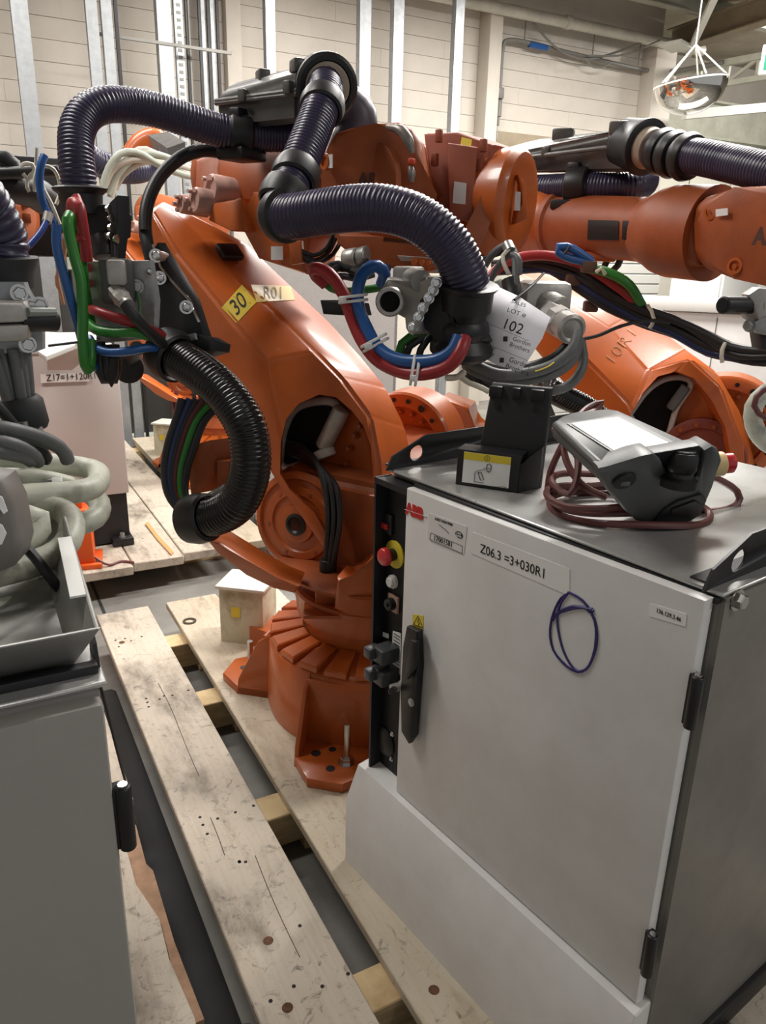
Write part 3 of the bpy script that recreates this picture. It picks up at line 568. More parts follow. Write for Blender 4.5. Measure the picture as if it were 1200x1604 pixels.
stroke([(.038, .012), (.038, .030), (.044, .034), (.052, .036), (.058, .041)]); stroke([(.038, .012), (.056, .012)]); stroke([(.044, .03), (.05, .016), (.056, .018), (.050, .031)], .0007, True)
stroke([(.084, .0095), (.1, .0095)], .0004)
dw.obj('card_drawing', INK, ph)
bp = MB().prism([bn * .05 + V(0, 0, .0) + bd * .02, bn * .05 + bd * .152, bn * .085 + bd * .150 + V(0, 0, .185), bn * .085 + bd * .035 + V(0, 0, .185)], bn * .018, bev=.005).obj('back_plate', BLACKM, ph)
for a in (.045, .085, .125): MB().box(bn * .083 + bd * a + V(0, 0, .17), (.016 if a == .085 else .026, .014, .022), rot=math.atan2(bd.y, bd.x), bev=.003).obj('clip', BLACK, ph)
for a in (.05, .125): MB().cyl(bn * .0775 + bd * a + V(0, 0, .145), bn * .074 + bd * a + V(0, 0, .145), .006, seg=14).obj('plate_hole', INK, ph)
MB().prism([bd * .122 + V(0, 0, .001), bd * .15 + bn * .05 + V(0, 0, .001), bd * .15 + bn * .05 + V(0, 0, .08), bd * .122 + V(0, 0, .055)], bn * .012, bev=.002).obj('side_wing', BLACKM, ph)
# ================================================================ teach pendant
tq = (1.035, 0.875, 1.122)
tpn = thing('teach_pendant', 'grey teach pendant with a blank screen and joystick lying on its cable coil', 'teach pendant', (tq[0], tq[1], 1.12))
top = [Vector(p) for p in [(0.823, 0.941, 1.283), (0.854, 0.955, 1.288), (0.887, 0.955, 1.291), (0.943, 0.948, 1.295), (0.956, 0.933, 1.294), (0.97, 0.773, 1.266), (0.945, 0.763, 1.261), (0.884, 0.786, 1.26), (0.794, 0.787, 1.252), (0.791, 0.805, 1.255)]]
dnv = V(-.006, -.008, -.030)
MB().prism(top, dnv * .42, bev=.0055, seg=3).obj('housing', PEND, tpn, world=True, angle=60)
low = [Vector(p) for p in [(0.834, 0.952, 1.279), (0.865, 0.967, 1.284), (0.899, 0.966, 1.287), (0.955, 0.959, 1.291), (0.968, 0.945, 1.29), (0.979, 0.825, 1.269), (0.907, 0.822, 1.262), (0.805, 0.8, 1.248), (0.805, 0.818, 1.252)]]
MB().prism(low, dnv * .95, bev=.010, seg=3).obj('housing_back', PEND, tpn, world=True, angle=60)
scr = [Vector(p) for p in [(0.837, 0.923, 1.281), (0.942, 0.915, 1.289), (0.945, 0.787, 1.266), (0.829, 0.788, 1.256)]]
MB().prism(scr, (0, 0, .0012)).obj('bezel', PENDD, tpn, world=True)
scr = [Vector(p) for p in [(0.842, 0.917, 1.282), (0.93, 0.906, 1.288), (0.931, 0.789, 1.267), (0.834, 0.796, 1.259)]]
lab(MB().prism(scr, (0, 0, .0008)).obj('screen', SCREEN, tpn, world=True), 'blank glossy screen')
fT = [Vector(p) for p in [(0.774, 0.778, 1.252), (0.785, 0.773, 1.255), (0.805, 0.762, 1.263), (0.824, 0.751, 1.271), (0.841, 0.744, 1.275), (0.858, 0.746, 1.266), (0.888, 0.758, 1.241), (0.924, 0.765, 1.221), (0.951, 0.761, 1.216), (0.954, 0.752, 1.228), (0.935, 0.735, 1.255), (0.92, 0.722, 1.277), (0.926, 0.715, 1.284), (0.942, 0.716, 1.277), (0.961, 0.724, 1.261)]]
fB = [Vector(p) for p in [(0.796, 0.792, 1.227), (0.829, 0.805, 1.2), (0.883, 0.823, 1.159), (0.929, 0.834, 1.129), (0.959, 0.833, 1.121), (0.974, 0.83, 1.12), (0.989, 0.827, 1.118), (1.01, 0.822, 1.118), (1.03, 0.816, 1.119), (1.037, 0.808, 1.128), (1.036, 0.8, 1.138), (1.024, 0.785, 1.162), (1.007, 0.765, 1.193), (0.986, 0.746, 1.224), (0.972, 0.733, 1.246)]]
bk = Vector((.48, .877, 0)) * .075
gl_ = []
for t_, b_ in zip(fT, fB):
    q4 = [b_, t_, t_ + bk, b_ + bk * .8]; lp = []
    for i in range(4):
        p0, p1, p2 = q4[i - 1], q4[i], q4[(i + 1) % 4]
        ra = min(.016, (p0 - p1).length * .4); rb_ = min(.016, (p2 - p1).length * .4)
        e0_ = p1 + (p0 - p1).normalized() * ra; e1_ = p1 + (p2 - p1).normalized() * rb_
        lp += [e0_, (e0_ + e1_) * .25 + p1 * .5, e1_]
    gl_.append(lp)
MB().loft(gl_).obj('grip', PEND, tpn, world=True, angle=55)
MB().prism([p + bk * .12 for p in [Vector(p) for p in [(0.847, 0.745, 1.271), (0.911, 0.72, 1.282), (0.945, 0.731, 1.257), (0.982, 0.762, 1.205), (0.949, 0.784, 1.188), (0.887, 0.767, 1.23)]]], bk * .6, bev=.004).obj('joystick_well', PENDD, tpn, world=True)
fd = Vector((-.48, -.877, 0))
jb = Vector((0.901, 0.743, 1.23))
MB().lathe(jb, (0.02, -.02, 1), [(-.012, .026), (0, .026), (.004, .019), (.010, .018), (.016, .0215), (.034, .0215), (.040, .019), (.042, .012)], 28).obj('joystick', BLACK, tpn, world=True)
lab(MB().lathe(jb, (0.02, -.02, 1), [(.0415, .016), (.0432, .0155)], 24).obj('joystick_cap', GCABLE, tpn, world=True), 'lighter cap')
uq = Vector((0.831, 0.783, 1.225))
gp3 = [Vector(p) for p in [(0.793, 0.782, 1.242), (0.908, 0.818, 1.157), (0.991, 0.78, 1.178)]]; gn = (gp3[1] - gp3[0]).cross(gp3[2] - gp3[0]).normalized(); gn = gn if gn.y < 0 else -gn
MB().lathe(uq, gn, [(-.01, .018), (.003, .018), (.005, .0155)], 24).obj('port_cover', PENDD, tpn, world=True); MB().box(uq + gn * .006, (.014, .004, .007), rot=radians(-28), bev=.001).obj('port', GCABLE, tpn, world=True)
pp_ = [Vector(p) for p in [(0.953, 0.828, 1.128), (0.949, 0.804, 1.161), (0.958, 0.789, 1.177), (0.989, 0.772, 1.189), (1.009, 0.776, 1.177), (1.029, 0.798, 1.142), (1.022, 0.811, 1.128), (1.002, 0.819, 1.124)]]
MB().prism(pp_, gn * .004, bev=.0015).obj('grip_pad', PENDD, tpn, world=True)
pp_ = [Vector(p) for p in [(0.958, 0.797, 1.16), (0.984, 0.777, 1.177), (1.0, 0.779, 1.169), (1.006, 0.787, 1.156), (0.979, 0.805, 1.142), (0.964, 0.803, 1.149)]]
MB().prism(pp_, gn * .003, bev=.001).obj('grip_recess', BLACK, tpn, world=True)
eq = Vector((1.046, 0.805, 1.221)); ea = Vector((.86, -.38, .08))
lab(MB().lathe(eq, ea, [(-.02, .020), (.018, .020), (.020, .018)], 24).obj('stop_base', mat('stop_base_cream', (222, 196, 140), .45), tpn, world=True), 'cream base of the stop button')
lab(MB().lathe(eq, ea, [(.018, .014), (.022, .0165), (.034, .0165), (.038, .012)], 24).obj('emergency_stop', mat('stop_red', (196, 36, 44), .35), tpn, world=True), 'red stop button')
CC = []
def loopz(cx, cy, rx, ry, z, a0, a1, n=10, rot=0.0):
    for i in range(n + 1):
        a = a0 + (a1 - a0) * i / n; x = rx * cos(a); y = ry * sin(a)
        CC.append((cx + x * cos(rot) - y * sin(rot), cy + x * sin(rot) + y * cos(rot), z + .004 * sin(3 * a)))
cen = (0.976, 0.901, 1.128)
loopz(cen[0], cen[1], .135, .10, 1.1275, 0, 2 * pi, 14, -.5)
loopz(cen[0] - .01, cen[1] + .015, .12, .085, 1.140, 2 * pi, 4 * pi, 14, -.35)
loopz(cen[0] - .02, cen[1] + .01, .13, .075, 1.152, 4 * pi, 6 * pi, 14, -.2)
loopz(cen[0] - .015, cen[1] + .02, .11, .08, 1.165, 6 * pi, 7.2 * pi, 10, -.5)
CC += [tuple(p) for p in [(0.89, 0.947, 1.216), (0.889, 0.989, 1.235), (0.898, 1.021, 1.248)]]
MB().tube(CC, .0062, 8, step=.012).obj('cable', REDCABLE, tpn, world=True)
MB().tube([(1.099, 0.867, 1.186), (1.152, 0.864, 1.167), (1.196, 0.855, 1.14), (1.194, 0.848, 1.125), (1.164, 0.847, 1.116), (1.115, 0.847, 1.117), (1.079, 0.844, 1.118)], .0065, 8, step=.012).obj('cable', REDCABLE, tpn, world=True)
MB().tube([(0.897, 1.022, 1.135), (0.899, 1.021, 1.169), (0.91, 1.011, 1.217), (0.967, 1.04, 1.258), (1.01, 1.055, 1.275), (1.032, 1.047, 1.282), (1.018, 1.046, 1.269), (0.973, 1.034, 1.263), (0.916, 1.005, 1.25), (0.892, 0.986, 1.224), (0.883, 0.954, 1.193), (0.888, 0.922, 1.171), (0.908, 0.888, 1.158)], .006, 8, step=.012).obj('cable', REDCABLE, tpn, world=True)
# ================================================================ robots
R_ROT = radians(-60)
rb = thing('industrial_robot', 'large orange robot arm with yellow 30R01 tape, behind the grey control cabinet', 'robot', (1.04, 1.96, .15), R_ROT, 'orange industrial robots')
LX_ = V(0, 1, 0)
# --- base
MB().lathe((0, 0, 0), (0, 0, 1), [(.0, .33), (.02, .335), (.225, .325), (.238, .315), (.242, .30), (.262, .235), (.262, .2)], 56).obj('base', ORANGE, rb)
rib0 = None
for i in range(22):
    m_ = Matrix.Rotation(2 * pi * i / 22 + .1, 4, 'Z')
    if rib0 is None:
        rib0 = MB().prism([V(.215, -.025, .255), V(.215, .025, .255), V(.320, .033, .236), V(.320, -.033, .236)], (0, 0, .022), bev=.004, seg=1).obj('rib', ORANGE, rb); rib0.matrix_basis = m_
    else: share(rib0, rb, (0, 0, 0), m_)
foot0 = None
for k in range(4):
    a = radians(228.5 + 60 + 90 * k); m_ = Matrix.Rotation(a, 4, 'Z')
    if foot0 is None:
        mb = MB().prism([V(.30, -.115, 0), V(.42, -.115, 0), V(.50, -.05, 0), V(.50, .05, 0), V(.42, .115, 0), V(.30, .115, 0)], (0, 0, .030), bev=.004)
        for s in (-1, 1):
            mb.prism([V(.29, s * .115, .0), V(.425, s * .115, 0), V(.415, s * .115, .06), V(.345, s * .115, .20), V(.30, s * .115, .235)], (0, -s * .014, 0), bev=.003)
        mb.prism([V(.32, -.11, .015), V(.32, .11, .015), V(.315, .11, .225), V(.315, -.11, .225)], (.012, 0, 0), bev=.003)
        foot0 = mb.obj('foot', ORANGE, rb)
        h0s = []
        b0 = MB().cyl((.405, .035, .02), (.405, .035, .155), .0095).hexbolt((.405, .035, .030), (0, 0, 1), .019, .016).obj('anchor_bolt', CHROME, foot0)
        for hx, hy, hr in ((.39, -.06, .014), (.445, 0, .013), (.36, -.02, .011)): h0s.append(MB().cyl((hx, hy, .0302), (hx, hy, .0312), hr).obj('bolt_hole', INK, foot0))
        foot0.matrix_basis = m_
    else:
        c = share(foot0, rb, (0, 0, 0), m_)
        for ch in [b0] + h0s: d_ = ch.copy(); COL.objects.link(d_); d_.parent = c
# --- connection box beside the base
q = (-0.604, 0.094, 0.097)
bxr = Matrix.Rotation(radians(60 + 50), 4, 'Z')
MB().box((q[0], q[1], q[2] + .0), (.15, .17, .24), rot=bxr, bev=.006).obj('connection_box', CREAM, rb)
lab(MB().box((q[0], q[1], q[2] + .125), (.17, .19, .014), rot=bxr, bev=.005).obj('box_lid', CREAMTOP, rb), 'pale lid')
MB().box(bxr.to_3x3() @ V(0, 0, 0) + V(q[0], q[1], q[2]) + bxr.to_3x3() @ V(-.0755, .02, .03), (.002, .035, .04), rot=bxr).obj('hazard_label', YELLOW, rb)
MB().prism([V(q[0] + .02, q[1] - .06, 0), V(q[0] + .2, q[1] - .06, 0), V(q[0] + .2, q[1] + .06, 0), V(q[0] + .02, q[1] + .06, 0)], (0, 0, q[2] - .02)).obj('box_bracket', ORANGE, rb)
# --- turret and frame
MB().lathe((0, 0, 0), (0, 0, 1), [(.25, .212), (.315, .212), (.325, .236), (.40, .245), (.408, .240), (.41, .225), (.40, .215), (.40, .12)], 48).obj('turret', ORANGE, rb)
MB().lathe((0, 0, 0), (0, 0, 1), [(.39, .18), (.42, .19), (.445, .24), (.475, .285), (.485, .29), (.49, .28), (.50, .2)], 48).obj('frame_bowl', ORANGE_D, rb)
fr_ = MB()
fr_.loft([[V(-.34, -.13, .45), V(.20, -.13, .45), V(.20, .28, .45), V(-.34, .28, .45)], [V(-.36, -.13, .62), V(.22, -.13, .62), V(.22, .30, .62), V(-.36, .30, .62)], [V(-.26, -.13, .76), V(.12, -.13, .76), V(.2, .30, .86), V(-.22, .30, .86)]])
bmesh.ops.bevel(fr_.bm, geom=list(fr_.bm.edges), offset=.025, segments=3, affect='EDGES')
fr_.obj('frame', ORANGE_D, rb)
MB().prism([(-0.189, -0.518, 0.663), (-0.165, -0.494, 0.654), (-0.095, -0.443, 0.592), (-0.047, -0.401, 0.548), (-0.008, -0.358, 0.519), (-0.026, -0.358, 0.492), (-0.077, -0.387, 0.505), (-0.132, -0.435, 0.547), (-0.186, -0.486, 0.618)], (-.05, .09, .0), bev=.006).obj('frame_lip', ORANGE, rb)
dq = V(*(-0.176, -0.15, 0.606)); ax = V(.12, -1, .05)
MB().lathe(dq + V(0, .03, 0), ax, [(-.06, .158), (.02, .158), (.028, .150), (.03, .138), (.022, .132), (.024, .118), (.034, .112), (.036, .09), (.03, .085), (.032, .060), (.044, .056), (.046, .04)], 48).obj('axis_cover', ORANGE, rb)
MB().lathe(dq + V(0, .03, 0), ax, [(.03, .034), (.05, .034), (.052, .026), (.046, .02)], 24).obj('hub_plug', BLACK, rb)
for k in range(6):
    a = 2 * pi * k / 6 + .4; u_ = ax.normalized().orthogonal().normalized(); w_ = ax.normalized().cross(u_)
    MB().hexbolt(dq + V(0, .03, 0) + ax.normalized() * .03 + (u_ * cos(a) + w_ * sin(a)) * .102, ax, .007, .005).obj('cover_bolt', ORANGE_D, rb)
# --- lower arm
ST = [[(-0.704, -0.19, 1.463), (-0.668, -0.19, 1.497), (-0.741, -0.09, 1.528), (-0.799, 0.1, 1.494)], [(-0.675, -0.19, 1.319), (-0.582, -0.19, 1.375), (-0.562, -0.09, 1.419), (-0.559, 0.1, 1.407)], [(-0.613, -0.19, 1.173), (-0.469, -0.19, 1.278), (-0.434, -0.09, 1.299), (-0.388, 0.1, 1.29)], [(-0.504, -0.19, 1.03), (-0.369, -0.19, 1.189), (-0.298, -0.09, 1.224), (-0.228, 0.1, 1.181)], [(-0.383, -0.19, 0.899), (-0.254, -0.19, 1.09), (-0.149, -0.09, 1.117), (-0.116, 0.1, 1.09)], [(-0.271, -0.19, 0.795), (-0.218, -0.19, 0.958), (-0.06, -0.09, 1.053), (-0.02, 0.1, 1.001)], [(-0.205, -0.19, 0.716), (-0.18, -0.19, 0.804), (0.039, -0.09, 0.956), (0.049, 0.1, 0.888)], [(-0.117, -0.19, 0.63), (-0.1, -0.19, 0.683), (0.074, -0.09, 0.814), (0.096, 0.1, 0.736)], [(-0.02, -0.19, 0.532), (-0.009, -0.19, 0.574), (0.069, -0.09, 0.58), (0.082, 0.1, 0.524)]]
la = MB()
# each section: side face, chamfer, front face, far side, back
loops = []
for B, K1, K2, T_ in ST:
    B, K1, K2, T_ = map(Vector, (B, K1, K2, T_)); back = V(B[0] - .16, .10, B[2] + .01)
    loops.append([B, K1, K2, T_, back])
la.loft(loops)
bmesh.ops.recalc_face_normals(la.bm, faces=la.bm.faces)
es_ = [e for e in la.bm.edges if len(e.link_faces) == 2 and e.calc_face_angle(0) > radians(12)]
bmesh.ops.bevel(la.bm, geom=es_, offset=.012, segments=3, affect='EDGES', clamp_overlap=True)
arm = la.obj('lower_arm', ORANGE, rb, angle=50)
HO = [Vector(p) for p in [(-0.245, -0.14, 0.759), (-0.24, -0.14, 0.852), (-0.219, -0.14, 0.922), (-0.174, -0.14, 0.971), (-0.101, -0.14, 1.004), (-0.042, -0.14, 1.002), (0.014, -0.14, 0.969), (0.055, -0.14, 0.93), (0.081, -0.14, 0.875), (0.089, -0.14, 0.808), (0.088, -0.14, 0.58), (0.06, -0.14, 0.432), (-0.008, -0.14, 0.414), (-0.056, -0.14, 0.572), (-0.121, -0.14, 0.661), (-0.209, -0.14, 0.715)]]
cut = MB().prism([p - V(-.60, .80, -.14) * .2 for p in HO], V(-.60, .80, -.14) * .325, bev=.006, seg=2).obj('tmp', ORANGE, rb)
boolean(arm, cut)
arm.data.polygons.foreach_set('use_smooth', [True] * len(arm.data.polygons)); arm.data.set_sharp_from_angle(angle=radians(40))
LN = [Vector(p) for p in [(-0.318, -0.055, 0.759), (-0.296, -0.055, 0.864), (-0.255, -0.055, 0.931), (-0.187, -0.055, 0.961), (-0.11, -0.055, 0.968), (-0.092, -0.055, 0.949), (-0.126, -0.055, 0.872), (-0.164, -0.055, 0.803), (-0.238, -0.055, 0.76), (-0.301, -0.055, 0.741)]]
lab(MB().tube(LN + [LN[0]], .013, 10, step=.01).obj('window_liner', mat('liner_grey', (186, 176, 170), .5, var=.2, scale=20), arm), 'pale grey liner')
MB().prism([p + V(0, .004, 0) for p in LN], (0, .006, 0)).obj('window_void', mat('void_black', (8, 8, 9), .9), arm)
ro = [(-0.067, -0.075, 0.959), (-0.135, -0.075, 0.835)]
lab(MB().cyl(ro[0], ro[1], .026, bev=.006).obj('piston_rod', ALU, arm), 'grey rod')
MB().cyl(V(*ro[1]) + V(-.0, 0, -.005), V(*ro[1]) + V(.012, 0, -.03), .034, bev=.005).obj('rod_end', mat('liner_grey', (186, 176, 170), .5), arm)
for p in ([(-0.022, -0.045, 0.909), (-0.039, -0.045, 0.878), (-0.059, -0.045, 0.837), (-0.07, -0.045, 0.79), (-0.074, -0.045, 0.744), (-0.072, -0.045, 0.696), (-0.064, -0.045, 0.649), (-0.052, -0.045, 0.602), (-0.032, -0.045, 0.558), (-0.011, -0.045, 0.523), (-0.0, -0.045, 0.935)]):
    MB().hexbolt(p, (0, -1, 0), .0085, .010).obj('flange_bolt', ORANGE_D, arm)
def on_face(pts, off, m, name, par, t=.0008):
    """thin plate following points lying on a flat face, lifted by off along its normal"""
    P_ = [Vector(p) for p in pts]; n = (P_[1] - P_[0]).cross(P_[-1] - P_[0]).normalized()
    if n.y > 0 and abs(n.y) > .3 or n.x < -.5: n = -n
    return MB().prism([p + n * off for p in P_], n * t).obj(name, m, par, smooth=False), n
# faces of the arm for the tape label
def plane_hit(a, b, c, s, t): return Vector(a) + (Vector(b) - Vector(a)) * s + (Vector(c) - Vector(a)) * t
f_n = snap(arm, (-0.505, -0.05, 1.371), 0)[1]
TAPE = mat('tape_yellow', (216, 190, 66), .45)
decal(arm, [(-0.391, -0.15, 1.183), (-0.313, -0.15, 1.246), (-0.366, -0.15, 1.291), (-0.448, -0.15, 1.223)], TAPE, 'tape_label', .0012)
lab(decal(arm, [(-0.391, -0.06, 1.238), (-0.246, -0.06, 1.252), (-0.261, -0.06, 1.289), (-0.411, -0.06, 1.288)], mat('tape_worn', (204, 172, 74), .45), 'tape_label', .0012), 'worn yellow tape')
def lay(body, size, c, r0, r1, u0, u1, m, sx=1.0):
    o = text(body, size, c, V(*r1) - V(*r0), V(*u1) - V(*u0), m, arm, align='CENTER', sx=sx); return decal_text(arm, o, .0024)
lay('30', .066, (-0.381, -0.15, 1.236), (-0.417, -0.15, 1.205), (-0.341, -0.15, 1.268), (-0.352, -0.15, 1.214), (-0.409, -0.15, 1.258), INK, .95)
lay('R01', .050, (-0.326, -0.06, 1.266), (-0.394, -0.06, 1.265), (-0.262, -0.06, 1.265), (-0.319, -0.06, 1.245), (-0.333, -0.06, 1.288), mat('faded_print', (128, 112, 44), .6))
bm_ = (-0.505, -0.05, 1.371); bn_ = f_n
MB().box(V(*bm_) + f_n * .012, (.075, .055, .02), rot=f_n.to_track_quat('Z', 'Y').to_matrix().to_4x4(), bev=.005).obj('bump_stop', BLACK, arm)
# --- cables dropping out of the hole
for i in range(6):
    o_ = (i - 2.5) * 4
    pts = [V(*(-0.282, -0.055, 0.826)) + V(.0, .0, -i * .007), V(*(-0.206, -0.085, 0.827)) + V(i * .003, 0, -i * .008), V(*(-0.108, -0.125, 0.795)) + V(i * .008 - .012, 0, -i * .006), V(*(-0.039, -0.165, 0.74)) + V(i * .010 - .025, -.006 * (i % 2), 0), V(*(-0.013, -0.185, 0.665)) + V(i * .010 - .025, -.012 * (i % 2), 0), V(*(-0.018, -0.19, 0.588)) + V(i * .008 - .020, -.01 * (i % 2), 0), V(*(-0.034, -0.19, 0.492)) + V(i * .005 - .0125, 0, 0)]
    MB().tube(pts, .0085, 8, step=.015).obj('cable', CABLE, rb)
q = V(*(-0.037, -0.185, 0.516))
MB().cyl(q + V(0, 0, .02), q + V(0, 0, -.03), .026, bev=.004).obj('cable_boot', BLACK, rb)
MB().box(q + V(0, 0, -.075), (.075, .075, .10), rot=Matrix.Rotation(radians(35), 4, 'Z'), bev=.008).box(q + V(.03, -.02, -.125), (.17, .12, .012), rot=Matrix.Rotation(radians(35), 4, 'Z'), bev=.004).obj('cable_bracket', ORANGE, rb)
MB().prism([(0.072, -0.299, 0.543), (0.09, -0.285, 0.53), (0.114, -0.27, 0.543), (0.139, -0.265, 0.58), (0.16, -0.252, 0.617), (0.182, -0.238, 0.596), (0.171, -0.211, 0.399), (0.088, -0.264, 0.423), (0.054, -0.287, 0.437)], (-.03, .10, 0), bev=.012, seg=3).obj('frame_lug', ORANGE, rb)
# --- far axis ring
q = V(*(-0.06, 0.291, 0.789))
MB().lathe(q, (.1, -1, 0), [(-.10, .175), (.03, .175), (.038, .168), (.04, .128), (.02, .122), (.015, .10), (.012, .03)], 48).obj('axis_ring', ORANGE, rb)
for k in range(18):
    a = 2 * pi * k / 18; MB().cyl(q + V(.150 * cos(a), -.040, .150 * sin(a)), q + V(.150 * cos(a), -.0425, .150 * sin(a)), .008 if k % 3 else .012, seg=10).obj('ring_bolt', INK, rb)
for k in range(16):
    a = 2 * pi * k / 16 + .1; MB().hexbolt(q + V(.108 * cos(a), -.022, .108 * sin(a)), (0, -1, 0), .007, .006).obj('flange_bolt', ORANGE_D, rb)
qa = [(-0.02, 0.449, 0.919), (0.052, 0.53, 0.883), (0.066, 0.536, 0.811), (0.1, 0.573, 0.795), (0.11, 0.556, 0.703), (-0.001, 0.437, 0.676)]
MB().prism(qa, (-.05, .16, 0), bev=.012).obj('frame_block', ORANGE, rb)
# --- elbow: bearing caps, housing, upper arm
for (px, r_) in zip(((-0.559, -0.139, 1.505), (-0.503, -0.139, 1.514), (-0.484, -0.095, 1.543)), (.026, .035, .044)):
    c_ = V(*px); MB().lathe(c_, V(-.35, -1, .1), [(-.05, r_ * 1.02), (.03, r_ * 1.02), (.036, r_ * .92), (.036, r_ * .6), (.03, r_ * .55)], 28).obj('bearing_cap', PINK, rb)
    for k in range(6): 
        a = 2 * pi * k / 6; MB().cyl(c_ + V(-.35, -1, .1).normalized() * .032 + V(r_ * .78 * cos(a), 0, r_ * .78 * sin(a)), c_ + V(-.35, -1, .1).normalized() * .042 + V(r_ * .78 * cos(a), 0, r_ * .78 * sin(a)), .006, seg=8).obj('cap_bolt', PINK, rb)
MB().prism([(-0.487, -0.152, 1.464), (-0.461, -0.154, 1.509), (-0.379, -0.133, 1.523), (-0.337, -0.15, 1.436), (-0.395, -0.161, 1.435)], (-.02, .12, .0), bev=.01).obj('bearing_bracket', ORANGE, rb)
e0 = V(*(-0.678, 0.135, 1.615)); e1 = V(*(-0.395, 0.063, 1.555)); e2 = V(*(-0.016, 0.039, 1.53))
MB().tube([e0 + (e0 - e1) * .12, e0, e0.lerp(e1, .5), e1, e1.lerp(e2, .5), e2], [.09, .125, .135, .14, .12, .115], 32, step=.03).obj('upper_arm', ORANGE_D, rb, angle=60)
MB().prism([(-0.634, -0.044, 1.64), (-0.584, -0.023, 1.661), (-0.454, 0.013, 1.67), (-0.394, 0.012, 1.637), (-0.378, -0.027, 1.496), (-0.395, -0.068, 1.416), (-0.452, -0.065, 1.459), (-0.536, -0.061, 1.53), (-0.617, -0.07, 1.549)], (-.06, .20, 0), bev=.02, seg=3).obj('elbow_housing', ORANGE_D, rb)
MB().prism([(-0.353, -0.111, 1.541), (-0.213, -0.073, 1.541), (-0.173, -0.068, 1.476), (-0.179, -0.086, 1.392), (-0.185, -0.091, 1.325), (-0.334, -0.12, 1.364), (-0.398, -0.123, 1.457)], (-.04, .2, .0), bev=.014, seg=2).obj('elbow_gearbox', ORANGE, rb)
o_, n_ = on_face([(-0.28, -0.12, 1.397), (-0.248, -0.108, 1.398), (-0.248, -0.108, 1.362), (-0.28, -0.121, 1.361)], .0, WHITE, 'maker_label', rb, .002)
MB().prism([(-0.161, -0.179, 1.407), (-0.13, -0.167, 1.412), (-0.128, -0.165, 1.356), (-0.155, -0.174, 1.351)], (.012, -.03, 0), bev=.004).obj('connector_plate', ORANGE, rb)
for i in range(3):
    MB().tube([(-0.134, -0.19, 1.394), (-0.109, -0.17, 1.376), (-0.094, -0.134, 1.385), (-0.096, -0.087, 1.423), (-0.108, -0.046, 1.46)] if i == 0 else ([(-0.131, -0.187, 1.379), (-0.102, -0.165, 1.363), (-0.09, -0.119, 1.38), (-0.088, -0.081, 1.42)] if i == 1 else [(-0.131, -0.187, 1.369), (-0.106, -0.155, 1.357), (-0.087, -0.105, 1.374), (-0.076, -0.072, 1.414)]), .006, 8).obj('cable', CABLE, rb)
# --- wrist
WF = [(-0.068, -0.189, 1.503), (-0.056, -0.194, 1.566), (-0.034, -0.202, 1.632), (-0.011, -0.198, 1.663), (0.041, -0.187, 1.67), (0.095, -0.175, 1.678), (0.147, -0.167, 1.682), (0.182, -0.157, 1.666), (0.199, -0.148, 1.636), (0.21, -0.142, 1.581), (0.22, -0.136, 1.514), (0.241, -0.124, 1.464), (0.252, -0.119, 1.406), (0.234, -0.117, 1.381), (0.118, -0.137, 1.384), (0.032, -0.156, 1.404), (-0.049, -0.176, 1.445)]
wr = MB().prism(WF, (-.05, .13, .0), bev=.024, seg=4).obj('wrist_casting', ORANGE_D, rb, angle=50)
WV = V(.08, .2, 0).normalized()
x_ = (Vector(WF[9]) - Vector(WF[1])); 
bpy.context.view_layer.update()
decal_text(wr, text('ABB', .044, V(*(0.058, -0.17, 1.551)) + V(-.0, -.022, 0), (0.059000000000000004, 0.009000000000000008, -0.0009999999999998899), UP, mat('worn_print', (70, 36, 24), .6), wr, bold=.0022), .0075)
gl2 = V(*(0.088, -0.168, 1.54))
SCUFF = mat('worn_metal_edge', (150, 142, 136), .4, metal=.5, var=.3, scale=30)
lab(MB().tube([V(*p) + V(0, -.0, 0) for p in [(0.132, -0.187, 1.667), (0.174, -0.191, 1.655), (0.195, -0.191, 1.631), (0.202, -0.186, 1.607)]], [.006, .013, .013, .006], 10, step=.008).obj('worn_edge', SCUFF, wr), 'bare worn edge')
lab(MB().tube([V(*p) for p in [(0.193, -0.176, 1.579), (0.198, -0.178, 1.565), (0.196, -0.175, 1.548)]], [.007, .010, .007], 10, step=.006).obj('worn_edge', SCUFF, wr), 'bare worn patch')
lab(MB().box(V(*(0.198, -0.18, 1.59)), (.012, .02, .014), bev=.003).obj('chip', mat('deep_orange', (190, 62, 28), .5), wr), 'chipped corner')
q = V(*(-0.027, -0.209, 1.594)); MB().lathe(q + V(0, -.008, 0), (-.08, -.2, 0), [(-.01, .019), (.001, .019), (.0015, .013), (-.004, .012)], 20).obj('grease_plug', ORANGE, wr); MB().box(q + V(.02, -.012, .0), (.02, .003, .03), rot=math.atan2(.2, .08) - pi / 2).obj('maker_label', WHITE, wr)
q = V(*(0.088, -0.167, 1.56))
MB().lathe(q + V(-.002, -.006, -.01), (-.08, -.2, 0), [(-.02, .088), (-.005, .088), (-.002, .083)], 40).obj('boss', ORANGE_D, wr)
MB().prism([(-0.01, -0.209, 1.453), (0.124, -0.18, 1.403), (0.26, -0.137, 1.428), (0.281, -0.115, 1.355), (0.185, -0.155, 1.34), (0.06, -0.198, 1.361), (-0.007, -0.207, 1.405)], (.05, .14, 0), bev=.02, seg=3).obj('lower_wrist', ORANGE_D, rb)
for p in ([(0.208, -0.163, 1.368), (0.225, -0.156, 1.367), (0.238, -0.149, 1.365)]): MB().hexbolt(p, (.1, -1, 0), .008, .008).obj('flange_bolt', ORANGE, rb)
lab(MB().prism([(0.157, -0.172, 1.381), (0.262, -0.136, 1.378), (0.285, -0.102, 1.343), (0.17, -0.129, 1.342)], (.04, .12, -.0), bev=.004).obj('flange_plate', mat('liner_grey', (186, 176, 170), .5), rb), 'grey flange plate')
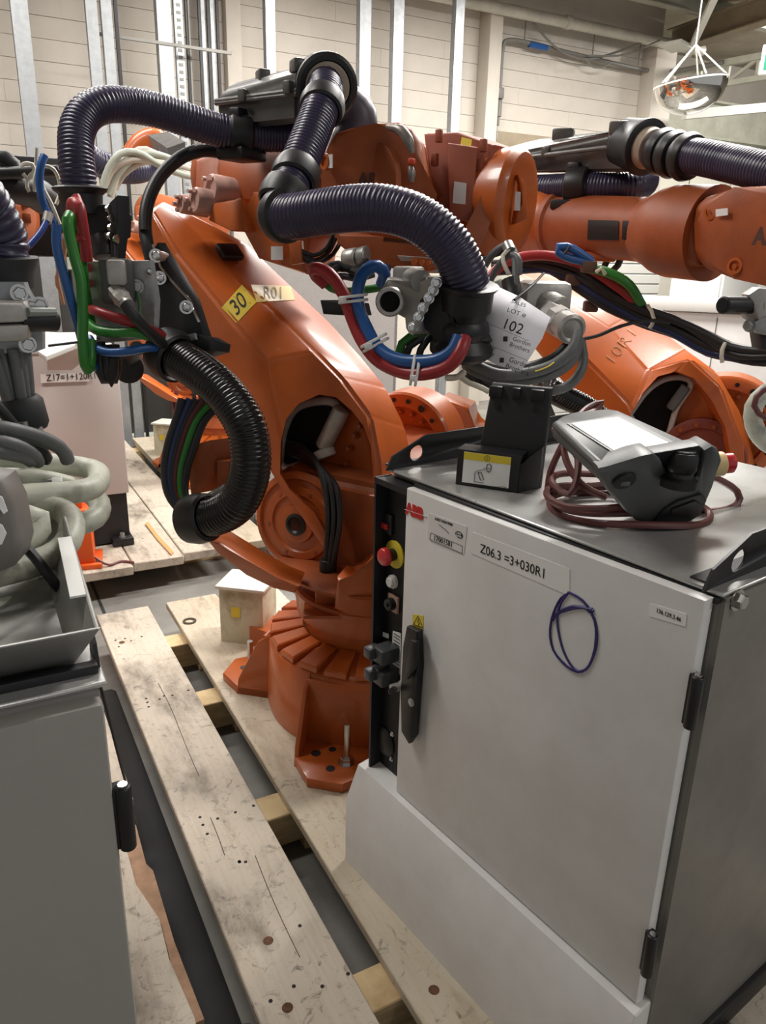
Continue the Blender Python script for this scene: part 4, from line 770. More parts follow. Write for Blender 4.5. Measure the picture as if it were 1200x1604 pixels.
# motor housing
MH = [(0.121, 0.004, 1.679), (0.207, 0.027, 1.68), (0.306, 0.03, 1.647), (0.312, 0.033, 1.595), (0.287, 0.021, 1.583), (0.279, 0.018, 1.479), (0.262, 0.021, 1.43), (0.197, -0.001, 1.439), (0.161, -0.009, 1.539), (0.142, -0.008, 1.607)]
mh = MB().prism(MH, (.02, .17, .0), bev=.010, seg=2).obj('motor_housing', BRICKRED, rb)
MB().prism([(0.2, -0.005, 1.649), (0.273, 0.015, 1.638), (0.275, 0.005, 1.463), (0.217, -0.013, 1.477)], (.012, -.024, 0), bev=.008).obj('motor_cover', BRICKRED, mh)
on_face([(0.237, -0.032, 1.559), (0.266, -0.022, 1.555), (0.266, -0.022, 1.506), (0.235, -0.032, 1.509)], 0, mat('maker_plate', (206, 200, 196), .4), 'maker_label', mh, .002)
for p in ([(0.168, -0.011, 1.613), (0.177, -0.011, 1.667), (0.29, 0.012, 1.643), (0.285, 0.009, 1.6)]): MB().box(p, (.016, .016, .03), bev=.003).obj('cover_clip', BRICKRED, mh)
on_face([(0.231, 0.011, 1.663), (0.258, 0.014, 1.656), (0.259, 0.008, 1.638), (0.231, 0.005, 1.643)], .004, YELLOW, 'hazard_label', mh, .001)
# disc flange and strut between
q = V(*(0.323, 0.103, 1.52)); ax = V(*(0.09999999999999998, 0.0040000000000000036, -0.006000000000000005))
MB().lathe(q, ax, [(-.09, .105), (-.02, .125), (.02, .132), (.03, .128), (.04, .118), (.045, .09), (.04, .03)], 44).obj('wrist_disc', ORANGE, rb, angle=30)
MB().prism([(0.368, 0.035, 1.575), (0.39, 0.033, 1.555), (0.399, 0.037, 1.472), (0.367, 0.035, 1.461), (0.37, 0.036, 1.494), (0.387, 0.032, 1.506), (0.381, 0.03, 1.549)], (.02, -.02, 0), bev=.003).obj('disc_lug', ORANGE, rb)
on_face([(0.383, 0.015, 1.537), (0.396, 0.015, 1.535), (0.398, 0.015, 1.493), (0.383, 0.015, 1.493)], 0, WHITE, 'maker_label', rb, .002)
MB().prism([(0.306, -0.014, 1.579), (0.333, -0.002, 1.577), (0.34, -0.009, 1.528), (0.324, -0.017, 1.469), (0.327, -0.026, 1.387), (0.253, -0.085, 1.387), (0.292, -0.043, 1.446), (0.304, -0.026, 1.513)], (.03, .07, 0), bev=.012, seg=3).obj('wrist_fork', ORANGE_D, rb)
# --- dress pack: cable box with collar
BB = [(-0.421, -0.171, 1.759), (-0.41, -0.148, 1.794), (-0.416, -0.086, 1.822), (-0.405, -0.023, 1.832), (-0.402, -0.021, 1.716), (-0.419, -0.156, 1.693)]
BE = [(-0.081, -0.25, 1.775), (-0.076, -0.246, 1.796), (-0.072, -0.204, 1.814), (-0.055, -0.131, 1.819), (-0.055, -0.119, 1.706), (-0.089, -0.243, 1.679)]
cbx = MB().loft([BB, BE])
bmesh.ops.bevel(cbx.bm, geom=list(cbx.bm.edges), offset=.012, segments=3, affect='EDGES')
cbx = cbx.obj('cable_box', BOXG, rb, angle=50)
for p0, p1 in (((-0.415, -0.174, 1.761), (-0.073, -0.262, 1.746)), ((-0.415, -0.174, 1.755), (-0.073, -0.262, 1.738))):
    MB().tube([p0, p1], .006, 8, smooth=False).obj('lid_flange', BOXG, cbx)
for p in ((-0.286, -0.211, 1.758), (-0.099, -0.263, 1.753)): MB().box(p, (.022, .022, .03), bev=.004).obj('latch', BOXG, cbx)
for p in ((-0.26, -0.163, 1.808), (-0.105, -0.219, 1.807)): MB().box(p, (.045, .03, .03), rot=radians(-35), bev=.005).obj('lid_lug', BOXG, cbx)
q = V(*(-0.014, -0.225, 1.755)); ax = V(*(0.102, -0.098, -0.04299999999999993)).normalized()
MB().lathe(q, ax, [(-.08, .064), (-.02, .066), (-.01, .073), (.006, .073), (.012, .066), (.012, .056), (.0, .054)], 36).obj('box_collar', BLACK, rb)
lab(MB().lathe(q, ax, [(-.0, .053), (.010, .053), (.014, .049), (.014, .042)], 32).obj('collar_seal', mat('seal_beige', (170, 155, 138), .6, var=.2, scale=30), rb), 'beige seal ring')
def clamp(par, p, axis, r, w=.02, m=BLACK, name='hose_clamp', ear=True):
    mb = MB().lathe(Vector(p), axis, [(-w * .6, r), (-w * .5, r * 1.14), (0, r * 1.22), (w * .5, r * 1.14), (w * .6, r)], 30, cap=False)
    return mb.obj(name, m, par)
# purple hoses
h1 = MB().tube([(-0.222, -0.081, 1.68), (-0.265, -0.127, 1.676), (-0.312, -0.194, 1.673), (-0.351, -0.243, 1.679), (-0.383, -0.301, 1.692), (-0.421, -0.37, 1.708), (-0.457, -0.438, 1.713), (-0.472, -0.502, 1.704), (-0.482, -0.544, 1.68), (-0.48, -0.575, 1.64), (-0.468, -0.593, 1.59), (-0.461, -0.599, 1.545), (-0.461, -0.599, 1.517)], .0415, 18, corr=(.0084, .0030)).obj('corrugated_hose', HOSE, rb, angle=180)
clamp(rb, (-0.312, -0.194, 1.673), V(*(-0.339, -0.231, 1.677)) - V(*(-0.284, -0.17, 1.672)), .043, .05)
MB().box(V(*(-0.307, -0.203, 1.717)), (.035, .05, .03), bev=.006).box(V(*(-0.319, -0.187, 1.624)), (.09, .1, .03), bev=.006).obj('clamp_bracket', BLACK, rb)
h2 = MB().tube([(-0.024, -0.22, 1.767), (0.017, -0.276, 1.725), (0.033, -0.315, 1.69), (0.042, -0.357, 1.64), (0.048, -0.403, 1.583), (0.053, -0.437, 1.541), (0.061, -0.469, 1.513)], .0425, 18, corr=(.0080, .0030)).obj('corrugated_hose', HOSE, rb, angle=180)
h3 = MB().tube([(0.066, -0.516, 1.455), (0.118, -0.526, 1.453), (0.183, -0.526, 1.46), (0.259, -0.521, 1.467), (0.329, -0.513, 1.467), (0.387, -0.501, 1.454), (0.43, -0.489, 1.43), (0.462, -0.471, 1.395), (0.48, -0.452, 1.354), (0.485, -0.438, 1.327)], .0455, 20, corr=(.0082, .0032)).obj('corrugated_hose', HOSE, rb, angle=180)
MB().tube([(-0.083, -0.078, 1.753), (-0.05, -0.054, 1.734), (-0.039, -0.048, 1.7), (-0.058, -0.061, 1.655), (-0.076, -0.072, 1.601)], .05, 16, step=.015).obj('return_hose', mat('grey_hose', (74, 70, 84), .4), rb)
clamp(rb, (0.028, -0.3, 1.701), V(*(0.033, -0.315, 1.69)) - V(*(0.016, -0.277, 1.725)), .043, .04)
clamp(rb, (0.054, -0.436, 1.541), V(*(0.065, -0.466, 1.519)) - V(*(0.046, -0.404, 1.577)), .044, .042)
clamp(rb, (0.06, -0.483, 1.495), V(*(0.066, -0.503, 1.472)) - V(*(0.065, -0.466, 1.519)), .045, .045)
MB().lathe((0.079, -0.511, 1.455), V(*(0.14, -0.533, 1.456)) - V(*(0.062, -0.507, 1.455)), [(-.04, .035), (-.03, .048), (-.01, .056), (.012, .056), (.02, .046)], 32).obj('swivel_ring', BLACK, rb)
# hose end funnel, swivel joint and metal tool changer
q = V(*(0.486, -0.438, 1.329)); dn = V(*(-0.010000000000000009, 0.01200000000000001, -0.06800000000000006)).normalized()
MB().lathe(q, dn, [(-.002, .058), (.0, .062), (.004, .060), (.012, .053), (.05, .052), (.052, .045), (.07, .043)], 36).obj('hose_funnel', BLACK, rb)
MB().lathe(q + dn * .065, dn, [(0, .040), (.01, .050), (.025, .054), (.04, .050), (.05, .058), (.06, .066), (.072, .066), (.082, .056), (.085, .03)], 36).obj('ball_joint', BLACK, rb)
MB().prism([(0.397, -0.484, 1.297), (0.434, -0.464, 1.335), (0.452, -0.465, 1.328), (0.474, -0.478, 1.257), (0.506, -0.462, 1.221), (0.486, -0.461, 1.201), (0.446, -0.469, 1.208), (0.408, -0.478, 1.241)], (.03, .06, 0), bev=.008).obj('joint_arm', BLACK, rb)
tcq = MB().prism([(0.301, -0.471, 1.315), (0.306, -0.456, 1.338), (0.351, -0.464, 1.332), (0.388, -0.466, 1.323), (0.406, -0.467, 1.344), (0.426, -0.468, 1.342), (0.436, -0.462, 1.323), (0.394, -0.485, 1.234), (0.378, -0.483, 1.227), (0.366, -0.478, 1.238), (0.367, -0.466, 1.263), (0.306, -0.468, 1.272)], (.03, .06, 0), bev=.006).obj('tool_changer', ALU, rb)
q = V(*(0.335, -0.486, 1.291)); ax = V(*(0.05499999999999999, -0.118, 0.0020000000000000018)).normalized()
MB().lathe(q, ax, [(-.04, .030), (.012, .030), (.016, .027), (.016, .021), (-.02, .020)], 28).obj('port_tube', ALU, tcq)
MB().lathe(q, ax, [(-.015, .0205), (.003, .0205)], 20).obj('port_void', mat('void_black', (8, 8, 9), .9), tcq)
MB().prism([(0.384, -0.492, 1.233), (0.439, -0.478, 1.34), (0.447, -0.479, 1.335), (0.394, -0.491, 1.228)], (.01, -.018, 0), bev=.002).obj('flange_plate', STEEL, tcq)
for p in ([(0.398, -0.5, 1.245), (0.41, -0.5, 1.265), (0.417, -0.496, 1.283), (0.429, -0.495, 1.302), (0.436, -0.491, 1.317), (0.443, -0.493, 1.332)]): MB().hexbolt(p, ax, .008, .008).obj('flange_bolt', CHROME, tcq)
MB().box(V(*(0.33, -0.406, 1.33)), (.05, .06, .06), bev=.008).cyl(V(*(0.346, -0.421, 1.337)), V(*(0.393, -0.464, 1.333)), .022).obj('actuator', ALU, tcq)
MB().prism([(0.077, -0.381, 1.278), (0.137, -0.363, 1.273), (0.143, -0.358, 1.245), (0.083, -0.377, 1.246)], (.03, .06, 0), bev=.004).obj('valve_block', BLACK, rb)
for i, (c_, m_) in enumerate((([(0.045, -0.232, 1.371), (0.058, -0.236, 1.386), (0.083, -0.23, 1.372)], ALU), ([(0.083, -0.23, 1.376), (0.098, -0.232, 1.394), (0.109, -0.226, 1.377)], STEEL))):
    MB().cyl(c_[0], c_[2], .022, .026, bev=.004).obj('cable_gland', m_, rb)
MB().tube([(0.038, -0.359, 1.355), (0.077, -0.356, 1.338), (0.084, -0.302, 1.352), (0.127, -0.298, 1.343), (0.139, -0.23, 1.358), (0.178, -0.23, 1.349)], .010, 8).tube([(0.048, -0.353, 1.334), (0.072, -0.311, 1.361), (0.115, -0.305, 1.347), (0.118, -0.243, 1.368)], .007, 8).tube([(0.041, -0.333, 1.319), (0.09, -0.322, 1.332), (0.116, -0.281, 1.327), (0.138, -0.243, 1.336)], .008, 8).obj('wire_bundle', CABLE, rb)
# red, blue and green air hoses in a loop
hr = [(0.16, -0.47, 1.318), (0.145, -0.493, 1.341), (0.16, -0.506, 1.351), (0.194, -0.507, 1.342), (0.23, -0.505, 1.302), (0.258, -0.511, 1.252), (0.292, -0.523, 1.21), (0.336, -0.531, 1.175), (0.394, -0.531, 1.157), (0.453, -0.533, 1.161), (0.501, -0.53, 1.181), (0.518, -0.522, 1.209), (0.515, -0.502, 1.231)]
MB().tube(hr, .0135, 12, step=.012).obj('air_hose', RED, rb)
hb = [(0.271, -0.419, 1.322), (0.286, -0.433, 1.345), (0.277, -0.451, 1.359), (0.262, -0.471, 1.349), (0.26, -0.492, 1.323), (0.268, -0.504, 1.278), (0.297, -0.515, 1.236), (0.331, -0.523, 1.2), (0.378, -0.53, 1.182), (0.429, -0.529, 1.181), (0.477, -0.526, 1.191), (0.5, -0.52, 1.209), (0.506, -0.506, 1.237)]
MB().tube(hb, .0135, 12, step=.012).obj('air_hose', BLUE, rb)
MB().tube([(0.136, -0.462, 1.337), (0.154, -0.462, 1.318), (0.182, -0.454, 1.304), (0.216, -0.43, 1.306), (0.252, -0.383, 1.314)], .009, 10).obj('air_hose', GREEN, rb)
MB().tube([(0.337, -0.449, 1.181), (0.345, -0.445, 1.208), (0.371, -0.429, 1.222), (0.401, -0.413, 1.216), (0.423, -0.425, 1.192), (0.422, -0.448, 1.168)], .010, 10).obj('air_hose', GREEN, rb)
MB().tube([(0.354, -0.45, 1.176), (0.364, -0.445, 1.203), (0.388, -0.432, 1.217)], .008, 8).tube([(0.382, -0.446, 1.171), (0.39, -0.442, 1.204), (0.4, -0.426, 1.22)], .008, 8).obj('cable', CABLE, rb)
for (p, q_) in (((0.243, -0.526, 1.291), (0.279, -0.502, 1.297)), ((0.318, -0.541, 1.204), (0.336, -0.52, 1.218)), ((0.431, -0.548, 1.151), (0.431, -0.54, 1.181))):
    p = V(*p); q_ = V(*q_); c_ = (p + q_) / 2; d_ = (q_ - p).normalized()
    vw = (c_ - (rb.matrix_basis.inverted() @ V(0, 0, 1.53))).normalized(); sd = d_.cross(vw).normalized()
    mb = MB()
    for k in (-1, 1):
        ring = [c_ + sd * k * .005 + d_ * (.029 * cos(a)) + vw * (.017 * sin(a) + .012) for a in [i * pi / 8 for i in range(17)]]
        mb.tube(ring, .0032, 6, smooth=False)
    mb.box(p - vw * .008, (.012, .012, .012), bev=.001)
    mb.obj('cable_tie', TIEW, rb)
# --- black looped side hose with brackets and the air hoses entering it
h4 = MB().tube([(-0.222, -0.566, 1.143), (-0.149, -0.577, 1.124), (-0.072, -0.585, 1.094), (-0.016, -0.587, 1.054), (0.026, -0.59, 1.001), (0.038, -0.592, 0.939), (0.025, -0.591, 0.876), (-0.01, -0.595, 0.816), (-0.07, -0.598, 0.776), (-0.131, -0.601, 0.758)], .0475, 20, corr=(.0092, .0034)).obj('side_hose', HOSEB, rb, angle=180)
clamp(rb, (-0.224, -0.568, 1.143), V(*(-0.149, -0.577, 1.124)) - V(*(-0.222, -0.566, 1.143)), .052, .055)
MB().prism([(-0.251, -0.553, 1.171), (-0.165, -0.535, 1.193), (-0.144, -0.515, 1.178), (-0.147, -0.518, 1.157), (-0.202, -0.545, 1.137)], (.02, .05, -.01), bev=.004).obj('clamp_bracket', BLACKM, rb)
lab(MB().prism([(-0.247, -0.556, 1.175), (-0.163, -0.541, 1.195), (-0.161, -0.54, 1.181), (-0.244, -0.552, 1.16)], (-.004, -.004, .002), bev=.001).obj('bracket_edge', STEEL, rb), 'bright bracket edge')
clamp(rb, (-0.129, -0.599, 0.758), V(*(-0.07, -0.598, 0.776)) - V(*(-0.131, -0.601, 0.758)), .052, .06)
MB().lathe((-0.129, -0.599, 0.758), V(*(-0.179, -0.608, 0.757)) - V(*(-0.129, -0.599, 0.758)), [(0, .053), (.02, .05), (.035, .035)], 28).obj('hose_socket', BLACK, rb)
MB().cyl((-0.129, -0.557, 0.8), (-0.113, -0.513, 0.817), .014, bev=.003).obj('spring_pin', STEEL, rb)
MB().prism([(-0.253, -0.512, 0.903), (-0.2, -0.486, 0.922), (-0.192, -0.479, 0.905), (-0.203, -0.489, 0.83), (-0.25, -0.508, 0.774)], (.03, .08, .0), bev=.005).prism([(-0.187, -0.473, 0.868), (-0.152, -0.454, 0.869), (-0.155, -0.457, 0.77), (-0.181, -0.481, 0.762)], (.03, .08, 0), bev=.005).obj('hose_bracket', ORANGE_D, rb)
for i, (m_, dx) in enumerate(((CABLE, -12), (NAVY, -4), (CABLE, 2), (mat('dull_red_hose', (92, 34, 36), .4), 8), (GREEN, 18), (CABLE, 30))):
    base = [V(*p) for p in [(-0.246, -0.477, 1.022), (-0.258, -0.502, 0.975), (-0.261, -0.535, 0.914), (-0.258, -0.56, 0.853), (-0.234, -0.58, 0.795), (-0.188, -0.588, 0.755)]]
    rt = V(*(0.011999999999999983, 0.01200000000000001, -0.0010000000000000009)) / 10
    pts = [b + rt * dx * (1 - .75 * (k / 5) ** 2) * (1.0 if 0 < k else 1.5) for k, b in enumerate(base)]
    MB().tube(pts, .0115, 10, step=.015).obj('air_hose', m_, rb)
# --- metal connector plate with plug, black guard plate
cpz = MB().prism([(-0.384, -0.664, 1.352), (-0.255, -0.588, 1.357), (-0.25, -0.582, 1.269), (-0.257, -0.589, 1.181), (-0.385, -0.649, 1.164), (-0.386, -0.649, 1.191), (-0.388, -0.668, 1.243)], (.006, .012, 0), bev=.001, seg=1).obj('connector_plate', STEEL, rb)
for p in ([(-0.375, -0.665, 1.338), (-0.377, -0.667, 1.301), (-0.247, -0.593, 1.333), (-0.322, -0.634, 1.345), (-0.381, -0.652, 1.169)]): MB().hexbolt(p, (-.5, -.85, 0), .007, .006).obj('plate_bolt', CHROME, cpz)
pv = V(.77, -.64, 0)
q = V(*(-0.311, -0.636, 1.31))
MB().box(q + pv * .02, (.075, .05, .10), rot=Matrix.Rotation(math.atan2(pv.y, pv.x) + pi / 2, 4, 'Z'), bev=.010).obj('plug_base', mat('gunmetal', (84, 84, 82), .4, metal=.5), cpz)
MB().box(q + pv * .045 + V(0, 0, .02), (.042, .045, .055), rot=Matrix.Rotation(math.atan2(pv.y, pv.x) + pi / 2, 4, 'Z'), bev=.008).obj('plug_hood', ALU, cpz)
g0 = V(*(-0.264, -0.673, 1.282)); g1 = V(*(-0.232, -0.682, 1.265))
MB().lathe(g0, g1 - g0, [(-.02, .019), (.0, .019), (.010, .021), (.016, .021), (.024, .018), (.035, .018)], 6).lathe(g0, g1 - g0, [(.03, .016), (.045, .016)], 20).obj('cable_gland', ALU, cpz)
MB().tube([(-0.219, -0.697, 1.266), (-0.203, -0.694, 1.248), (-0.198, -0.673, 1.222), (-0.198, -0.628, 1.183), (-0.209, -0.582, 1.154)], .013, 10).obj('cable', CABLE, rb)
MB().tube([(-0.269, -0.618, 1.295), (-0.25, -0.628, 1.263), (-0.236, -0.641, 1.236), (-0.223, -0.626, 1.208), (-0.214, -0.587, 1.162)], .0045, 8).obj('earth_wire', mat('earth_green', (84, 120, 84), .5), rb)
q = V(*(-0.273, -0.614, 1.299)); MB().hexbolt(q, pv, .012, .014).obj('earth_stud', STEEL, cpz)
for i, p in enumerate(((-0.371, -0.666, 1.337), (-0.372, -0.667, 1.303))): lab(MB().cyl(V(*p) + pv * .0, V(*p) + pv * .004, .010, seg=16).obj('plate_cap', RED, cpz), 'dark red plug')
gp = MB().prism([(-0.346, -0.494, 1.375), (-0.337, -0.484, 1.397), (-0.287, -0.49, 1.342), (-0.221, -0.493, 1.267), (-0.182, -0.498, 1.18), (-0.179, -0.494, 1.095), (-0.214, -0.515, 1.086), (-0.274, -0.534, 1.13), (-0.323, -0.528, 1.187)], (.008, .02, 0), bev=.001, seg=1).obj('guard_plate', BLACKM, rb)
lab(MB().tube([(-0.338, -0.497, 1.392), (-0.328, -0.496, 1.367), (-0.315, -0.497, 1.341), (-0.284, -0.493, 1.309), (-0.221, -0.501, 1.268), (-0.197, -0.497, 1.217)], .0034, 6, smooth=False).obj('plate_edge', CHROME, gp), 'bright sheared edge')
for p in ([(-0.22, -0.514, 1.252), (-0.308, -0.511, 1.316), (-0.325, -0.502, 1.367), (-0.178, -0.506, 1.117)]): MB().cyl(V(*p) + pv * .02, V(*p) - pv * .01, .010, bev=.002).hexbolt(V(*p) + pv * .004, pv, .012, .008).obj('plate_bolt', CHROME, gp)
MB().cyl((-0.316, -0.506, 1.368), (-0.318, -0.464, 1.361), .012, bev=.002).obj('standoff', PINK, rb)
# air hoses at the side
MB().tube([(-0.322, -0.714, 1.394), (-0.354, -0.689, 1.474), (-0.364, -0.687, 1.487)], .011, 10).obj('hose_stub', RED, rb)
MB().tube([(-0.368, -0.675, 1.216), (-0.356, -0.692, 1.288), (-0.348, -0.699, 1.344), (-0.343, -0.708, 1.405), (-0.331, -0.725, 1.438), (-0.32, -0.744, 1.445), (-0.318, -0.749, 1.423), (-0.31, -0.747, 1.365), (-0.297, -0.746, 1.312), (-0.29, -0.754, 1.246), (-0.294, -0.759, 1.177), (-0.294, -0.759, 1.135), (-0.298, -0.748, 1.119), (-0.31, -0.731, 1.133), (-0.322, -0.714, 1.185)], .0115, 12, step=.012).obj('air_hose', GREEN, rb)
MB().tube([(-0.334, -0.696, 1.354), (-0.326, -0.703, 1.392), (-0.32, -0.711, 1.431), (-0.322, -0.714, 1.467), (-0.344, -0.71, 1.473), (-0.371, -0.695, 1.458)], .013, 12, step=.012).obj('air_hose', RED, rb)
MB().tube([(-0.318, -0.775, 1.426), (-0.322, -0.779, 1.39), (-0.319, -0.777, 1.351), (-0.314, -0.77, 1.305), (-0.317, -0.758, 1.258), (-0.321, -0.746, 1.216), (-0.332, -0.727, 1.164), (-0.345, -0.694, 1.116), (-0.358, -0.678, 1.136)], .010, 12, step=.012).obj('air_hose', BLUE, rb)
MB().tube([(-0.36, -0.681, 1.247), (-0.31, -0.7, 1.245), (-0.265, -0.69, 1.234), (-0.231, -0.666, 1.222), (-0.214, -0.63, 1.204), (-0.214, -0.587, 1.181), (-0.226, -0.541, 1.153)], .0115, 12, step=.012).obj('air_hose', RED, rb)
MB().tube([(-0.362, -0.683, 1.217), (-0.315, -0.705, 1.205), (-0.268, -0.694, 1.201), (-0.225, -0.673, 1.202), (-0.207, -0.638, 1.191), (-0.207, -0.594, 1.17), (-0.218, -0.548, 1.148)], .0115, 12, step=.012).obj('air_hose', GREEN, rb)
MB().tube([(-0.364, -0.686, 1.18), (-0.317, -0.707, 1.164), (-0.277, -0.705, 1.157), (-0.236, -0.686, 1.161), (-0.217, -0.65, 1.167), (-0.21, -0.611, 1.164), (-0.219, -0.564, 1.148)], .010, 12, step=.012).obj('air_hose', BLUE, rb)
MB().tube([(-0.22, -0.609, 1.176), (-0.218, -0.621, 1.16), (-0.218, -0.621, 1.145)], .004, 6).obj('cable_tie', WIRE, rb)
MB().tube([(-0.328, -0.822, 1.177), (-0.313, -0.793, 1.18), (-0.297, -0.766, 1.183)], .003, 6).obj('tie_tail', BLACK, rb)
MB().tube([(-0.343, -0.676, 1.174), (-0.343, -0.676, 1.092), (-0.334, -0.664, 1.079), (-0.326, -0.654, 1.091), (-0.323, -0.652, 1.166)], .014, 10).tube([(-0.327, -0.673, 1.167), (-0.326, -0.671, 1.108), (-0.322, -0.666, 1.078), (-0.31, -0.666, 1.139)], .012, 10).obj('cable_loop', CABLE, rb)
# hose end, left: collar and black elbow
q = V(*(-0.46, -0.598, 1.517)); dn = V(*(0.0010000000000000009, 0.0010000000000000009, -0.06699999999999995)).normalized()
MB().lathe(q, dn, [(0, .056), (.004, .063), (.010, .060), (.018, .05), (.06, .046), (.062, .03)], 32).obj('hose_funnel', BLACK, rb)
MB().prism([(-0.442, -0.607, 1.48), (-0.4, -0.587, 1.476), (-0.385, -0.584, 1.457), (-0.389, -0.59, 1.405), (-0.413, -0.603, 1.396), (-0.432, -0.611, 1.361), (-0.451, -0.619, 1.361)], (.02, .06, 0), bev=.010).obj('joint_arm', BLACK, rb)
MB().prism([(-0.375, -0.588, 1.481), (-0.348, -0.587, 1.497), (-0.349, -0.589, 1.443), (-0.369, -0.597, 1.351), (-0.391, -0.592, 1.365)], (.01, .03, 0), bev=.003).obj('flange_plate', BLACKM, rb)
for p in ([(-0.355, -0.603, 1.466), (-0.352, -0.6, 1.447), (-0.353, -0.602, 1.426), (-0.356, -0.604, 1.408), (-0.344, -0.598, 1.402)]): MB().hexbolt(p, (-.9, -.4, 0), .008, .008).obj('flange_bolt', CHROME, rb)
MB().cyl((-0.402, -0.59, 1.408), (-0.385, -0.601, 1.358), .030, bev=.004).cyl((-0.357, -0.598, 1.402), (-0.351, -0.606, 1.36), .008).obj('joint_cylinder', BLACK, rb)
# black cable sweeping over the arm top
MB().tube([(-0.422, -0.158, 1.639), (-0.434, -0.211, 1.637), (-0.453, -0.259, 1.62), (-0.473, -0.307, 1.584), (-0.474, -0.353, 1.54), (-0.467, -0.389, 1.491), (-0.458, -0.409, 1.436), (-0.433, -0.426, 1.382), (-0.416, -0.422, 1.32)], .017, 10, step=.02).tube([(-0.434, -0.156, 1.649), (-0.441, -0.218, 1.642), (-0.453, -0.273, 1.621), (-0.467, -0.331, 1.576), (-0.467, -0.375, 1.526), (-0.458, -0.409, 1.472), (-0.445, -0.425, 1.425)], .012, 10, step=.02).obj('black_cable', CABLE, rb)
# ---------------------------------------------------------------- second robot, at the other side of the cabinet
rc = thing('industrial_robot', 'orange robot arm chalked 10R1 behind the teach pendant', 'robot', (2.43, 2.03, .15), R_ROT, 'orange industrial robots')
for ch in list(rb.children):
    if ch.name.split('.')[0] in ('base', 'foot', 'turret', 'frame_bowl'): 
        c = ch.copy(); COL.objects.link(c); c.parent = rc
ST2 = [[(-0.713, -0.19, 1.212), (-0.691, -0.19, 1.273), (-0.696, -0.09, 1.333), (-0.661, 0.1, 1.346)], [(-0.556, -0.19, 1.049), (-0.508, -0.19, 1.15), (-0.488, -0.09, 1.236), (-0.449, 0.1, 1.277)], [(-0.393, -0.19, 0.898), (-0.329, -0.19, 1.007), (-0.3, -0.09, 1.141), (-0.246, 0.1, 1.195)], [(-0.232, -0.19, 0.81), (-0.167, -0.19, 0.874), (-0.136, -0.09, 0.99), (-0.045, 0.1, 1.066)], [(-0.169, -0.19, 0.793), (-0.137, -0.19, 0.822), (0.006, -0.09, 1.051), (0.086, 0.1, 0.979)], [(-0.104, -0.19, 0.653), (-0.093, -0.19, 0.718), (0.13, -0.09, 0.958), (0.194, 0.1, 0.83)], [(-0.034, -0.19, 0.487), (-0.014, -0.19, 0.517), (0.229, -0.09, 0.77), (0.266, 0.1, 0.664)], [(0.082, -0.19, 0.33), (0.101, -0.19, 0.36), (0.276, -0.09, 0.546), (0.31, 0.1, 0.463)]]
la = MB(); loops = []
for B, K1, K2, T_ in ST2:
    loops.append([Vector(B), Vector(K1), Vector(K2), Vector(T_), V(B[0] - .16, .10, B[2] + .01)])
la.loft(loops); bmesh.ops.recalc_face_normals(la.bm, faces=la.bm.faces)
bmesh.ops.bevel(la.bm, geom=[e for e in la.bm.edges if len(e.link_faces) == 2 and e.calc_face_angle(0) > radians(12)], offset=.010, segments=3, affect='EDGES', clamp_overlap=True)
arm2 = la.obj('lower_arm', ORANGE, rc, angle=50)
HO = [Vector(p) for p in [(-0.182, -0.14, 0.826), (-0.137, -0.14, 0.912), (-0.08, -0.14, 0.978), (-0.015, -0.14, 1.003), (0.052, -0.14, 0.984), (0.124, -0.14, 0.913), (0.187, -0.14, 0.82), (0.223, -0.14, 0.714), (0.246, -0.14, 0.541), (0.204, -0.14, 0.38), (0.019, -0.14, 0.366), (-0.134, -0.14, 0.599)]]
boolean(arm2, MB().prism([p - V(-.45, .89, -.12) * .2 for p in HO], V(-.45, .89, -.12) * .33, bev=.006).obj('tmp', ORANGE, rc))
arm2.data.polygons.foreach_set('use_smooth', [True] * len(arm2.data.polygons)); arm2.data.set_sharp_from_angle(angle=radians(40))
LN = [Vector(p) for p in [(-0.193, -0.05, 0.805), (-0.135, -0.05, 0.908), (-0.081, -0.05, 0.955), (-0.018, -0.05, 0.969), (0.017, -0.05, 0.953), (-0.02, -0.05, 0.852), (-0.05, -0.05, 0.722), (-0.109, -0.05, 0.714)]]
lab(MB().tube(LN + [LN[0]], .011, 10, step=.01).obj('window_liner', mat('liner_grey', (186, 176, 170), .5), arm2), 'grey liner'); MB().prism([p + V(0, .012, 0) for p in LN], (0, .006, 0)).obj('window_void', mat('void_black', (8, 8, 9), .9), arm2)
MB().cyl((0.005, -0.06, 0.941), (-0.041, -0.06, 0.85), .020, bev=.004).obj('piston_rod', GCABLE, arm2)
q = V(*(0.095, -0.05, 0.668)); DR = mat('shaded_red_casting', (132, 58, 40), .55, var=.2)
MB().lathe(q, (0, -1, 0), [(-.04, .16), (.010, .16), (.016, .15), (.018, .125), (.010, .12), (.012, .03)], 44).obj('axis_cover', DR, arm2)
for k in range(14):
    a = 2 * pi * k / 14; MB().hexbolt(q + V(.138 * cos(a), -.017, .138 * sin(a)), (0, -1, 0), .0085, .008).obj('flange_bolt', ORANGE_D, arm2)
q = V(*(0.127, 0.154, 0.756))
MB().lathe(q, (.1, -1, 0), [(-.12, .215), (.03, .215), (.038, .205), (.04, .165), (.02, .16), (.015, .12), (.012, .03)], 48).obj('axis_ring', ORANGE, rc)
for k in range(18):
    a = 2 * pi * k / 18; MB().cyl(q + V(.187 * cos(a), -.040, .187 * sin(a)), q + V(.187 * cos(a), -.0425, .187 * sin(a)), .009 if k % 3 else .014, seg=10).obj('ring_bolt', INK, rc)
for k in range(16):
    a = 2 * pi * k / 16 + .1; MB().hexbolt(q + V(.142 * cos(a), -.022, .142 * sin(a)), (0, -1, 0), .009, .006).obj('flange_bolt', ORANGE_D, rc)
